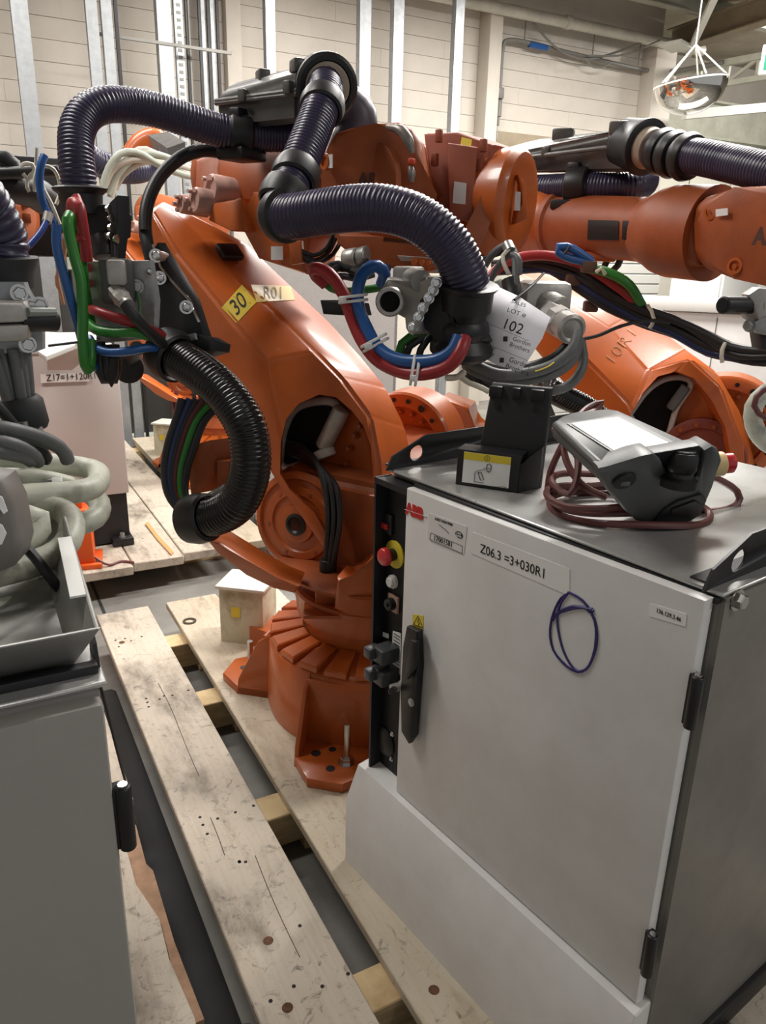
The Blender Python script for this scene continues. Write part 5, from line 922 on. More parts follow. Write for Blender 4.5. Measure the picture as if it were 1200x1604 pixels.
fr2 = MB().loft([[V(-.36, -.1, .45), V(.20, -.1, .45), V(.20, .30, .45), V(-.36, .30, .45)], [V(-.38, -.1, .62), V(.22, -.1, .62), V(.22, .34, .62), V(-.38, .34, .62)], [V(-.26, -.05, .76), V(.16, -.05, .76), V(.26, .36, .86), V(-.24, .36, .86)]])
bmesh.ops.bevel(fr2.bm, geom=list(fr2.bm.edges), offset=.025, segments=3, affect='EDGES'); fr2.obj('frame', ORANGE_D, rc)
# chalk writing on the arm side
def lerp2(s, t, i=1): return Vector(ST2[i][1]).lerp(Vector(ST2[i][2]), s).lerp(Vector(ST2[i + 1][1]).lerp(Vector(ST2[i + 1][2]), s), t)
CHALK = mat('chalk', (206, 150, 112), .9)
cn2 = (lerp2(1, .5) - lerp2(0, .5)).cross(lerp2(.5, 1) - lerp2(.5, 0)).normalized(); cn2 = cn2 if cn2.y < 0 else -cn2
lab(decal_text(arm2, text('10R1', .062, V(*(-0.236, -0.14, 1.07)) + cn2 * .016, (0.10099999999999998, 0.04000000000000001, 0.17199999999999993), (-0.10499999999999998, 0.0, 0.06299999999999994), CHALK, arm2, name='chalk_writing', align='CENTER', sx=1.2, bold=-.0008), .0015), 'chalk writing 10R1')
# bearings, upper arm, wrist
for (px, r_) in zip(((-0.575, -0.39, 1.41), (-0.518, -0.421, 1.448)), (.055, .07)):
    MB().lathe(px, V(-.35, -1, .1), [(-.06, r_ * 1.02), (.03, r_ * 1.02), (.036, r_ * .92), (.036, r_ * .6), (.03, r_ * .55)], 28).obj('bearing_cap', PINK, rc)
MB().prism([(-0.622, -0.464, 1.423), (-0.466, -0.443, 1.444), (-0.419, -0.448, 1.399), (-0.426, -0.45, 1.342), (-0.576, -0.444, 1.348)], (-.03, .16, 0), bev=.012).obj('bearing_bracket', ORANGE, rc)
e0 = V(*(-0.627, -0.358, 1.512)); e1 = V(*(-0.411, -0.434, 1.494)); e2 = V(*(-0.064, -0.571, 1.472)); e3 = V(*(0.079, -0.643, 1.463))
ax_ = (e2 - e1).normalized()
MB().lathe(e0, e1 - e0, [(-.05, .10), (0, .12), ((e1 - e0).length * .75, .118), ((e1 - e0).length * .9, .105), ((e1 - e0).length, .10)], 40).obj('elbow_housing', ORANGE, rc)
MB().lathe(e1, ax_, [(-.02, .108), (.0, .108), (.008, .098), (.02, .096), ((e2 - e1).length, .094)], 40).obj('upper_arm', ORANGE_D, rc); UA2 = [o for o in rc.children if o.name.startswith('upper_arm')][0]
MB().lathe(e2, e3 - e2, [(-.03, .096), (.0, .104), (.04, .122), (.08, .13), ((e3 - e2).length + .05, .13)], 40).obj('arm_flare', ORANGE_D, rc)
PX_ = []
for px in ([[(-0.265, -0.591, 1.501), (-0.154, -0.641, 1.496), (-0.149, -0.644, 1.442), (-0.26, -0.594, 1.444)], [(-0.141, -0.647, 1.496), (-0.093, -0.671, 1.493), (-0.089, -0.675, 1.442), (-0.136, -0.651, 1.444)]]):
    PX_.append(px)
WF2 = [(0.067, -0.746, 1.485), (0.078, -0.765, 1.525), (0.108, -0.79, 1.55), (0.19, -0.867, 1.566), (0.278, -0.936, 1.565), (0.415, -1.024, 1.539), (0.461, -1.041, 1.432), (0.44, -1.022, 1.335), (0.31, -0.932, 1.331), (0.224, -0.862, 1.344), (0.138, -0.795, 1.368), (0.089, -0.752, 1.409)]
wr2 = MB().prism(WF2, (-.02, .18, .0), bev=.028, seg=4).obj('wrist_casting', ORANGE_D, rc, angle=50)
bpy.context.view_layer.update()
for px in PX_: decal(UA2, [px[3], px[2], px[1], px[0]], BLACK, 'inspection_cover', .003, 10, 10)
q = V(*(0.133, -0.805, 1.512)); MB().lathe(q, (-.08, -.2, 0), [(-.01, .021), (.002, .021), (.0025, .014), (-.004, .013)], 20).cyl(q, q + V(-.0005, -.004, 0), .006).obj('grease_plug', ORANGE, wr2); on_face([(0.148, -0.826, 1.516), (0.182, -0.858, 1.517), (0.185, -0.857, 1.5), (0.151, -0.825, 1.498)], .0, WHITE, 'maker_label', wr2, .002)
q = V(*(0.222, -0.872, 1.376)); MB().lathe(q, (-.08, -.2, 0), [(-.01, .021), (.002, .021), (.0025, .014), (-.004, .013)], 20).cyl(q, q + V(-.0005, -.004, 0), .006).obj('grease_plug', ORANGE, wr2)
text('ABB', .055, V(*(0.286, -0.935, 1.444)) + V(-.02, -.02, 0), (0.09, -0.06900000000000006, -0.0020000000000000018), UP, mat('worn_print', (70, 36, 24), .6), wr2, bold=.0022)
MB().prism([(-0.023, -0.736, 1.519), (0.031, -0.755, 1.537), (0.091, -0.763, 1.533), (0.105, -0.759, 1.376), (0.051, -0.74, 1.366), (-0.0, -0.72, 1.391)], (.06, .16, 0), bev=.03, seg=4).obj('wrist_shoulder', ORANGE_D, rc, angle=60)
for p in ([[(905, 420, 2.75), (920, 400, 2.72), (930, 385, 2.72)], [(930, 425, 2.75), (950, 412, 2.7), (965, 392, 2.7)]] and ([(-0.24, -0.483, 1.35), (-0.218, -0.508, 1.374), (-0.215, -0.507, 1.402)], [(-0.206, -0.494, 1.343), (-0.174, -0.516, 1.375), (-0.17, -0.515, 1.407)])):
    MB().tube(p, .011, 8).obj('cable', CABLE, rc)
MB().box((-0.259, -0.52, 1.393), (.14, .08, .03), rot=radians(20), bev=.008).obj('cable_bracket', ORANGE, rc)
# cable box and hoses
BB = [(-0.706, -0.337, 1.722), (-0.692, -0.308, 1.758), (-0.587, -0.212, 1.799), (-0.56, -0.18, 1.703), (-0.665, -0.297, 1.674)]
BE = [(-0.191, -0.563, 1.751), (-0.172, -0.558, 1.765), (-0.132, -0.505, 1.769), (-0.12, -0.482, 1.659), (-0.174, -0.547, 1.64)]
cx2 = MB().loft([BB, BE]); bmesh.ops.bevel(cx2.bm, geom=list(cx2.bm.edges), offset=.012, segments=3, affect='EDGES'); cx2 = cx2.obj('cable_box', BOXG, rc, angle=50)
MB().tube([(-0.698, -0.344, 1.713), (-0.186, -0.567, 1.714)], .007, 8, smooth=False).obj('lid_flange', BOXG, cx2)
for p in ((-0.454, -0.364, 1.781), (-0.212, -0.528, 1.766)): MB().box(p, (.07, .05, .04), rot=radians(10), bev=.006).obj('lid_lug', BOXG, cx2)
for p in ((-0.487, -0.43, 1.724), (-0.229, -0.543, 1.729)): MB().box(p, (.025, .025, .03), bev=.004).obj('latch', BOXG, cx2)
text('37', .045, V(*(-0.56, -0.405, 1.689)), (0.040000000000000036, -0.01599999999999996, -0.001000000000000112), UP, mat('faint_print', (34, 32, 31), .6), cx2)
q = V(*(-0.126, -0.545, 1.708)); ax = (V(*(-0.061, -0.59, 1.69)) - q).normalized()
MB().lathe(q, ax, [(-.10, .072), (-.02, .076), (-.01, .080), (.004, .080), (.008, .072), (.008, .06)], 36).obj('box_collar', BLACK, rc)
lab(MB().lathe(q, ax, [(.0, .060), (.010, .060), (.035, .054), (.04, .04)], 32).obj('collar_seal', mat('seal_beige', (170, 155, 138), .6), rc), 'beige seal ring')
for px, d_ in ((1038, 2.60), (1055, 2.57), (1076, 2.53)):
    p = {1038: (-0.064, -0.591, 1.688), 1055: (-0.027, -0.613, 1.677), 1076: (0.018, -0.644, 1.666)}[px]
    MB().lathe(p, ax, [(-.022, .05), (-.018, .060), (0, .066), (.018, .060), (.022, .05)], 30).obj('hose_ring', BLACK, rc)
MB().tube([(-0.087, -0.576, 1.694), (-0.017, -0.621, 1.676), (0.067, -0.685, 1.658), (0.144, -0.733, 1.637), (0.217, -0.792, 1.615), (0.301, -0.853, 1.589), (0.411, -0.923, 1.533), (0.481, -0.971, 1.448), (0.513, -0.999, 1.351)], .048, 18, corr=(.0092, .0032)).obj('corrugated_hose', HOSE, rc, angle=180)
MB().tube([(-0.676, -0.433, 1.62), (-0.534, -0.427, 1.61), (-0.437, -0.443, 1.608), (-0.343, -0.464, 1.609), (-0.24, -0.452, 1.606), (-0.179, -0.415, 1.611), (-0.173, -0.33, 1.633), (-0.208, -0.267, 1.659), (-0.272, -0.253, 1.675)], .046, 18, corr=(.0090, .003)).obj('corrugated_hose', HOSE, rc, angle=180)
clamp(rc, (-0.352, -0.466, 1.611), V(*(-0.282, -0.454, 1.606)) - V(*(-0.41, -0.455, 1.609)), .052, .06)
MB().box(V(*(-0.363, -0.449, 1.553)), (.15, .14, .03), rot=radians(15), bev=.006).box(V(*(-0.366, -0.471, 1.668)), (.04, .05, .03), bev=.006).obj('clamp_bracket', BLACK, rc)
# bundle of cables and air hoses lying over the arm
BUND = ((CABLE, .016, 0, 0), (CABLE, .014, 3, 10), (CABLE, .012, -4, 20), (CABLE, .017, 6, -8), (CABLE, .012, 12, 4), (CABLE, .014, -8, 6), (CABLE, .011, 15, 14), (NAVY, .014, 10, 2))
for i, (m_, r_, dy, w) in enumerate(BUND):
    s_ = sin(i * 2.1) * 5
    base = [V(*p) for p in [(-0.516, -0.723, 1.354), (-0.434, -0.71, 1.364), (-0.343, -0.697, 1.363), (-0.25, -0.686, 1.331), (-0.147, -0.675, 1.274), (-0.047, -0.669, 1.234), (0.059, -0.667, 1.207), (0.157, -0.68, 1.165), (0.233, -0.699, 1.141), (0.334, -0.729, 1.145), (0.467, -0.761, 1.186)]]
    dyv = V(*(0.00010000000000000009, 0.00010000000000000009, -0.0018000000000000017))
    pts = [b + dyv * (dy * (1.25 if 2 < k < 8 else .6) + s_ * sin(k * 1.1 + i)) + V(0, -.01 * ((i * 7) % 3), 0) for k, b in enumerate(base)]
    MB().tube(pts, r_ * .9, 10, step=.03).obj('cable' if m_ is CABLE else 'air_hose', m_, rc)
MB().tube([(-0.499, -0.847, 1.294), (-0.474, -0.814, 1.342), (-0.44, -0.777, 1.375), (-0.368, -0.748, 1.392), (-0.292, -0.731, 1.386), (-0.215, -0.716, 1.362), (-0.145, -0.705, 1.324), (-0.084, -0.7, 1.285), (-0.051, -0.66, 1.243)], .0155, 12, step=.02).obj('air_hose', RED, rc)
MB().tube([(-0.217, -0.737, 1.359), (-0.175, -0.745, 1.356), (-0.127, -0.742, 1.343), (-0.081, -0.729, 1.317), (-0.054, -0.702, 1.276), (-0.04, -0.658, 1.234)], .0145, 12, step=.02).obj('air_hose', GREEN, rc)
MB().tube([(-0.186, -0.75, 1.374), (-0.228, -0.773, 1.38), (-0.26, -0.794, 1.39), (-0.285, -0.803, 1.407), (-0.279, -0.801, 1.418), (-0.254, -0.792, 1.417), (-0.22, -0.77, 1.398), (-0.189, -0.75, 1.377)], .0125, 12, step=.02).obj('air_hose', BLUE, rc)
MB().tube([(-0.246, -0.8, 1.42), (-0.259, -0.804, 1.397)], .004, 6, smooth=False).obj('tie_tail', BLACK, rc)
for c_ in ([(-0.027, -0.695, 1.259), (-0.008, -0.701, 1.238), (0.001, -0.71, 1.213), (-0.008, -0.711, 1.194)], [(0.208, -0.723, 1.167), (0.205, -0.743, 1.143), (0.212, -0.743, 1.115)], [(-0.17, -0.765, 1.349), (-0.154, -0.771, 1.36), (-0.145, -0.758, 1.343)]): MB().tube(c_, .006, 6).obj('cable_tie', WIRE, rc)
MB().tube([(-0.149, -0.926, 1.166), (-0.118, -0.865, 1.174), (-0.071, -0.779, 1.201), (-0.008, -0.742, 1.218), (0.053, -0.729, 1.214)], .0055, 8).obj('thin_cable', CABLE, rc)
MB().tube([(-0.284, -0.76, 0.988), (-0.251, -0.696, 0.958), (-0.194, -0.626, 0.917), (-0.132, -0.557, 0.853)], .04, 16, corr=(.011, .004)).obj('conduit_hose', HOSEB, rc, angle=180)
BR = mat('tie_base', (96, 66, 50), .6)
for p in ([(-0.262, -0.7, 1.323), (-0.211, -0.652, 1.244), (-0.199, -0.752, 1.363)]): MB().box(p, (.045, .04, .035), rot=radians(30), bev=.008).obj('cable_mount', BR, rc)
# knot of cables and glands in front of the lower arm
kn = thing('cable_bundle', 'grey cable loops and metal glands bundled behind the paper lot tag', 'cables', (2.0, 2.1, .15))
def ws(pts, r, m, name='cable', par=kn, seg=10): return MB().tube(pts, r, seg, step=.015).obj(name, m, par, world=True)
ws([(1.178, 1.294, 1.383), (1.154, 1.276, 1.352), (1.115, 1.283, 1.319), (1.062, 1.302, 1.3), (0.997, 1.327, 1.296), (0.958, 1.356, 1.313), (0.958, 1.405, 1.324)], .0125, GCABLE)
ws([(1.189, 1.298, 1.369), (1.17, 1.288, 1.33), (1.134, 1.293, 1.3), (1.081, 1.312, 1.283), (1.021, 1.334, 1.281), (0.976, 1.367, 1.293), (0.975, 1.417, 1.305)], .011, GCABLE)
ws([(1.205, 1.31, 1.36), (1.205, 1.296, 1.32), (1.185, 1.287, 1.287), (1.163, 1.294, 1.266), (1.13, 1.297, 1.258), (1.112, 1.313, 1.251)], .011, GCABLE)
ws([(1.198, 1.343, 1.35), (1.166, 1.345, 1.323), (1.106, 1.356, 1.303), (1.044, 1.367, 1.297), (1.004, 1.396, 1.302), (0.994, 1.428, 1.277), (1.024, 1.407, 1.261), (1.075, 1.381, 1.259)], .012, CABLE)
ws([(0.998, 1.438, 1.318), (0.994, 1.404, 1.28), (1.018, 1.362, 1.257), (1.045, 1.341, 1.256)], .010, CABLE)
ws([(0.907, 1.343, 1.296), (0.915, 1.313, 1.284), (0.933, 1.3, 1.277), (0.953, 1.297, 1.267)], .006, WIRE, 'white_wire')
ws([(0.887, 1.356, 1.29), (0.896, 1.326, 1.296), (0.908, 1.317, 1.31)], .007, WIRE, 'white_wire')
ws([(1.058, 1.279, 1.306), (1.075, 1.265, 1.315), (1.101, 1.269, 1.326)], .0014, YELLOW, 'yellow_wire')
g0 = V(*(1.21, 1.412, 1.403)); g1 = V(*(1.172, 1.286, 1.381)); ax = g1 - g0
MB().lathe(g0, ax, [(-.06, .034), (.02, .034), (.022, .030)], 6).lathe(g0, ax, [(.02, .036), (.05, .036), (.055, .033)], 8).lathe(g0, ax, [(.055, .031), (.075, .031), (.085, .033), (.10, .033), (.105, .026), (.10, .020)], 28).obj('cable_gland', ALU, kn, world=True)
MB().box((1.245, 1.501, 1.438), (.12, .10, .09), rot=radians(-20), bev=.02).cyl((1.23, 1.513, 1.449), (1.24, 1.44, 1.412), .04, bev=.006).obj('metal_housing', ALU, kn, world=True)
for i, c_ in enumerate(([(1.132, 1.588, 1.515), (1.137, 1.559, 1.544), (1.152, 1.536, 1.559), (1.155, 1.509, 1.545), (1.148, 1.489, 1.51), (1.139, 1.471, 1.468), (1.145, 1.466, 1.44)], [(1.132, 1.563, 1.479), (1.135, 1.536, 1.516), (1.149, 1.513, 1.54), (1.151, 1.486, 1.531), (1.149, 1.476, 1.496)], [(1.128, 1.591, 1.529), (1.143, 1.555, 1.54), (1.161, 1.53, 1.552)], [(1.137, 1.497, 1.495), (1.127, 1.505, 1.516), (1.129, 1.516, 1.537), (1.148, 1.514, 1.554)])):
    ws(c_, (.009, .008, .006, .005)[i], (GCABLE, GCABLE, CABLE, WIRE)[i])
ws([(1.14, 1.495, 1.484), (1.139, 1.483, 1.461), (1.135, 1.461, 1.429), (1.153, 1.485, 1.395)], .022, CABLE, 'taped_sleeve')
MB().box((1.145, 1.517, 1.459), (.05, .04, .05), bev=.012).obj('clip', STEEL, kn, world=True)
MB().cyl((1.149, 1.513, 1.545), (1.154, 1.534, 1.561), .014).obj('ferrule', STEEL, kn, world=True)
MB().tube([(1.327, 1.628, 1.257), (1.487, 1.755, 1.149), (1.673, 1.858, 0.954), (1.856, 1.961, 0.679)] + [(2.2, 2.0, .16)], .014, 8).obj('trailing_cable', CABLE, kn, world=True)
# paper lot tag
tp_ = thing('lot_tag', 'white paper tag reading LOT # 102 tied to the cable bundle', 'tag', (0.995, 1.291, 1.394))
TA = [Vector(p) for p in [(0.984, 1.349, 1.479), (1.018, 1.305, 1.458), (1.081, 1.273, 1.417), (1.055, 1.262, 1.376), (1.006, 1.263, 1.309), (0.964, 1.289, 1.322), (0.936, 1.334, 1.343), (0.952, 1.335, 1.41)]]
mbt = MB(); vs = [mbt.bm.verts.new(p) for p in TA]; cvt = mbt.bm.verts.new(Vector((0.995, 1.285, 1.396)))
for i in range(8): mbt.bm.faces.new((vs[i], vs[(i + 1) % 8], cvt))
sol = mbt.obj('paper', TAGW, tp_, world=True, angle=80); md = sol.modifiers.new('thickness', 'SOLIDIFY'); md.thickness = .0008; md.offset = 0
inv = Vector(tp_.location)
def tt(body, size, px, **k):
    o = text(body, size, Vector(px) - inv, (0.031000000000000028, -0.025000000000000133, -0.01200000000000001), (0.01200000000000001, 0.0030000000000001137, 0.038000000000000034), INK, tp_, align='CENTER', **k); return o
tt('102', .030, (0.982, 1.269, 1.4)); tt('LOT #', .012, (0.993, 1.274, 1.427), sx=1.2); tt('SALES', .010, (0.998, 1.276, 1.445), sx=1.2)
tt('Gordon\nBrothers', .0125, (0.994, 1.254, 1.366), sx=.95); tt('Gordon\nBrothers', .0145, (0.99, 1.251, 1.323), sx=.95); tt('Gordon\nBrothers', .0115, (0.94, 1.295, 1.355), sx=.9)
mbq = MB()
for a in ((0.969, 1.273, 1.376), (0.963, 1.272, 1.334)): mbq.box(a, (.009, .0015, .010), rot=radians(-28), bev=.001)
mbq.obj('emblem', INK, tp_, world=True)
mbl = MB()
for a, b in (((0.952, 1.305, 1.403), (1.012, 1.252, 1.373)), ((0.937, 1.303, 1.367), (1.008, 1.242, 1.334))): mbl.tube([a, b], .0005, 4, smooth=False)
mbl.obj('printed_line', GCABLE, tp_, world=True)
MB().tube([(1.0, 1.293, 1.451), (1.063, 1.326, 1.474), (1.211, 1.464, 1.5)], .003, 6).obj('tag_tie', BLACK, tp_, world=True)
# tool at the picture's edge beyond the pendant
gt = thing('gripper_tool', 'cast gripper clamp with a black tube end, above the white hose by the second robot', 'gripper', (1.62, 1.0, .15))
q0 = V(*(1.268, 1.008, 1.457)); q1 = V(*(1.371, 1.006, 1.456))
MB().cyl(q0, q1 + (q1 - q0) * .8, .0165, seg=24, bev=.002).obj('tube', BLACK, gt, world=True); MB().lathe(q0, q0 - q1, [(0.0005, .0125), (.001, .012)], 20).obj('tube_bore', mat('void_black', (8, 8, 9), .9), gt, world=True)
MB().lathe((1.345, 1.006, 1.456), q1 - q0, [(0, .022), (.004, .029), (.035, .029), (.04, .024)], 24).prism([(1.325, 1.0, 1.476), (1.335, 0.986, 1.49), (1.377, 0.962, 1.486), (1.385, 0.951, 1.41), (1.341, 0.978, 1.427)], (.03, .04, 0), bev=.006).obj('clamp', ALU, gt, world=True)
MB().prism([(1.33, 0.993, 1.422), (1.347, 0.97, 1.439), (1.379, 0.959, 1.433), (1.38, 0.959, 1.398), (1.34, 0.98, 1.406)], (.03, .03, 0), bev=.005).hexbolt((1.328, 0.988, 1.42), (-1, -.3, 0), .009, .012).obj('lower_jaw', STEEL, gt, world=True)
MB().prism([(1.376, 0.999, 1.406), (1.423, 0.966, 1.414), (1.429, 0.958, 1.36), (1.382, 0.99, 1.372)], (.03, .05, 0), bev=.006).obj('tool_body', BLACK, gt, world=True)
mbg = MB().tube([V(*(1.416, 0.977, 1.395)), V(1.95, .95, 1.0), V(2.0, .9, .16)], .03, 14); mbg.obj('support_post', STEEL, gt, world=True)
mbq = thing('coiled_hose', 'dirty white hose loop with a thin maroon cable beside the second robot', 'hose', (1.9, .95, .15))
ws([(1.325, 0.897, 1.318), (1.292, 0.909, 1.303), (1.277, 0.913, 1.277), (1.282, 0.907, 1.244), (1.312, 0.898, 1.212), (1.355, 0.888, 1.195)] + [(1.50, .98, 1.18), (1.60, 1.0, 1.08), (1.68, 1.0, .6), (1.75, 1.0, .16)], .0165, HOSEW, 'hose', mbq, 14)
ws([(1.283, 0.869, 1.328), (1.259, 0.887, 1.316), (1.245, 0.89, 1.298), (1.248, 0.886, 1.28), (1.268, 0.875, 1.267), (1.323, 0.864, 1.259)], .0055, REDCABLE, 'cable', mbq)
# ================================================================ cabinet, tray and hoses at the picture's near edge
lc = thing('controller_cabinet', 'grey cabinet cut by the picture edge with a metal tray of hoses on top', 'control cabinet', (-.28, 1.05, .15))
MB().box((-.28, 1.08, .63), (.715, .70, .96), bev=.004).obj('body', CABSIDE, lc, world=True)
MB().box((-.28, 1.08, 1.113), (.73, .71, .006), bev=.002, seg=1).obj('top_panel', CABTOP, lc, world=True)
LCW = mat('cabinet_grey_shaded', (156, 153, 147), .5, var=.06, scale=5, bump=.1, bscale=600)  # cabinet paint darkened: the shadow on this cabinet is put into the colour
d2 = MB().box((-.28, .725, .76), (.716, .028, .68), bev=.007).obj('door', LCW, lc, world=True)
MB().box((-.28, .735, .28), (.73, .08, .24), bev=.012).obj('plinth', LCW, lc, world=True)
for z in (.955, .50):
    MB().cyl((.088, .716, z - .04), (.088, .716, z + .04), .0088, bev=.002).box((.082, .722, z), (.012, .014, .078), bev=.002).obj('hinge', BLACK, lc, world=True)
    MB().cyl((.088, .716, z + .04), (.088, .716, z + .0425), .0052).obj('hinge_pin', CHROME, lc, world=True)
MB().prism([V(.083, .755, 1.117), V(.083, .80, 1.117), V(.083, .79, 1.15), V(.083, .765, 1.14)], (-.004, 0, 0)).box((-.26, .752, 1.120), (.68, .014, .012), bev=.002).obj('lifting_rail', BLACKM, lc, world=True)
MB().tube([(0.085, 0.796, 1.074), (0.095, 0.835, 1.005), (0.113, 0.913, 0.879), (0.132, 0.991, 0.755), (0.142, 1.04, 0.677)], .0018, 6).obj('edge_wire', BLACK, lc, world=True)
TRAYM = mat('tray_sheet', (172, 172, 168), .38, metal=.55, var=.22, scale=14)
tr = thing('metal_tray', 'open sheet metal tray holding thick white hoses on the near grey cabinet', 'tray', (-.25, .98, 1.118))
t_ = .003
B0, B1 = (-.60, .77), (.06, 1.22); T0, T1 = (-.63, .695), (.080, 1.245); zb, zt = 1.119, 1.19
MB().box(((B0[0] + B1[0]) / 2, (B0[1] + B1[1]) / 2, zb + .0015), (B1[0] - B0[0], B1[1] - B0[1], .003)).obj('bottom', TRAYM, tr, world=True)
def wall(a, b, c, d, off, name='wall'): return MB().prism([V(*a), V(*b), V(*c), V(*d)], off, bev=.0012, seg=1).obj(name, TRAYM, tr, world=True)
wall((B0[0], B0[1], zb), (B1[0], B0[1], zb), (T1[0], T0[1], zt), (T0[0], T0[1], zt), (0, .004, .001))
wall((B1[0], B0[1], zb), (B1[0], B1[1], zb), (T1[0] + .02, T1[1], zt), (T1[0], T0[1], zt), (-.004, 0, .001))
wall((B0[0], B1[1], zb), (B1[0], B1[1], zb), (T1[0] + .02, T1[1], zt), (T0[0], T1[1], zt), (0, -.004, .001))
MB().prism([V(.079, .775, zt), V(.088, .96, zt), V(.072, .96, zt), V(.063, .775, zt)], (0, 0, .003), bev=.001).obj('flange', mat('worn_white', (226, 226, 222), .5, var=.1), tr, world=True)
MB().prism([(0.089, 1.177, 1.209), (0.101, 1.176, 1.21), (0.097, 1.096, 1.183), (0.085, 1.097, 1.183)], (.004, .006, 0), bev=.001).obj('upright_tab', mat('worn_white', (226, 226, 222), .5), tr, world=True)
HS = thing('white_hose', 'thick dirty white hose coiled in and above the metal tray', 'hose', (-.1, 1.05, 1.12))
ws([(-.62, 1.10, 1.17), (-.42, 1.15, 1.17)] + [(-0.023, 1.28, 1.222), (0.028, 1.28, 1.216), (0.082, 1.287, 1.206), (0.133, 1.293, 1.195), (0.162, 1.27, 1.19), (0.16, 1.209, 1.191), (0.137, 1.152, 1.194), (0.1, 1.126, 1.2), (0.062, 1.118, 1.204), (0.018, 1.1, 1.21), (-0.033, 1.049, 1.223)] + [(-.40, 0.95, 1.15), (-.60, 0.98, 1.15)], .0168, HOSEW, 'coil', HS, 18)
ws([(-.62, 1.05, 1.20), (-.42, 1.10, 1.20)] + [(-0.026, 1.24, 1.205), (0.016, 1.25, 1.201), (0.05, 1.249, 1.197), (0.09, 1.257, 1.186), (0.124, 1.264, 1.171), (0.15, 1.261, 1.156)], .014, HOSEW, 'coil', HS, 18)
ws([(0.15, 1.261, 1.156), (0.159, 1.24, 1.148), (0.156, 1.21, 1.14), (0.14, 1.182, 1.136), (0.111, 1.165, 1.137), (0.078, 1.147, 1.148), (0.051, 1.139, 1.162), (0.023, 1.14, 1.172), (-0.03, 1.13, 1.19)] + [(-.40, 1.01, 1.21), (-.60, 1.04, 1.21)], .0168, HOSEW, 'coil', HS, 18)
ws([(-.62, 0.95, 1.17), (-.42, 1.00, 1.17)] + [(-0.026, 1.04, 1.175), (0.012, 1.04, 1.184), (0.034, 1.039, 1.195), (0.053, 1.049, 1.198), (0.06, 1.048, 1.187), (0.05, 1.029, 1.175), (0.032, 1.02, 1.165), (0.0, 1.0, 1.166)] + [(-.40, 1.04, 1.15), (-.60, 1.07, 1.15)], .016, HOSEW, 'coil', HS, 18)
ws([(0.064, 1.118, 1.185), (0.087, 1.097, 1.186), (0.099, 1.065, 1.181), (0.095, 1.036, 1.169), (0.078, 1.007, 1.159), (0.049, 0.984, 1.156), (0.018, 0.965, 1.158), (-0.035, 0.939, 1.167)] + [(-.40, 1.07, 1.18), (-.60, 1.10, 1.18)], .0172, HOSEW, 'coil', HS, 18)
ws([(0.083, 1.057, 1.114), (0.064, 1.028, 1.108), (0.042, 0.999, 1.102), (0.012, 0.97, 1.103), (-0.029, 0.94, 1.113), (-0.079, 0.917, 1.127)] + [(-.40, 1.10, 1.21), (-.60, 1.13, 1.21)], .019, HOSEW, 'coil', HS, 18)
ch = thing('connector_hood', 'grey connector hood with white stickers leaning in the tray by the picture edge', 'connector', (-.05, .8, 1.12))
MB().prism([(-0.018, 0.86, 1.308), (0.017, 0.88, 1.291), (0.026, 0.89, 1.261), (0.029, 0.9, 1.208), (0.02, 0.9, 1.186), (-0.003, 0.88, 1.185), (-0.032, 0.859, 1.202)], (.02, .06, .0), bev=.008).obj('hood', mat('hood_grey', (122, 118, 114), .45, var=.1), ch, world=True)
for px in ([[(0.01, 0.874, 1.282), (0.017, 0.877, 1.276), (0.02, 0.88, 1.259), (0.016, 0.878, 1.257), (0.009, 0.874, 1.273)], [(0.005, 0.874, 1.252), (0.013, 0.877, 1.245), (0.016, 0.88, 1.234), (0.01, 0.878, 1.223), (0.002, 0.874, 1.226)]]): lab(MB().prism(px, (-.0004, -.0012, 0)).obj('sticker', WHITE, ch, world=True, smooth=False), 'white sticker')
MB().tube([V(*(-0.007, 0.9, 1.197)), V(-.12, .85, 1.15), V(-.15, .9, 1.125)], .012, 10).obj('hood_cable', CABLE, ch, world=True)
tag(MB().tube([(0.021, 0.97, 1.209), (0.033, 0.959, 1.191), (0.047, 0.949, 1.17), (0.06, 0.938, 1.145), (0.073, 0.957, 1.115)], .0065, 6).tube([(0.069, 1.018, 1.136), (0.07, 0.998, 1.121), (0.072, 0.977, 1.105)], .005, 6).obj('strap', BLACK), 'black strap slanting across the white hose into the tray', 'strap')
# gripper hanging at the picture edge
gr = thing('gripper_tool', 'aluminium clamp plate with a grey and black tube stub, above the white hose coil', 'gripper', (-.15, 1.2, 1.12))
MB().prism([(-0.004, 1.24, 1.483), (0.089, 1.237, 1.482), (0.09, 1.237, 1.471), (0.107, 1.235, 1.436), (0.102, 1.236, 1.388), (0.09, 1.237, 1.384), (-0.018, 1.24, 1.384)], (.006, .012, 0), bev=.001).obj('plate', GALV, gr, world=True)
vdir = Vector((.05, -1, 0)).normalized()
for p in ([(0.08, 1.229, 1.468), (0.083, 1.229, 1.397), (0.105, 1.232, 1.451), (0.094, 1.232, 1.449)]): MB().hexbolt(p, vdir, .009, .008).obj('plate_bolt', CHROME, gr, world=True)
MB().prism([(0.007, 1.2, 1.459), (0.082, 1.197, 1.458), (0.087, 1.197, 1.447), (0.085, 1.197, 1.43), (0.003, 1.2, 1.428)], (.01, .04, 0), bev=.006).obj('clamp_upper', ALU, gr, world=True)
MB().prism([(0.003, 1.2, 1.426), (0.085, 1.197, 1.428), (0.083, 1.197, 1.408), (0.075, 1.198, 1.404), (-0.001, 1.2, 1.402)], (.01, .04, 0), bev=.006).obj('clamp_lower', ALU, gr, world=True)
q0 = V(*(0.075, 1.213, 1.433)); q1 = V(*(0.125, 1.229, 1.43))
MB().cyl(q0, q1, .0165, seg=24, bev=.002).obj('tube', BLACK, gr, world=True)
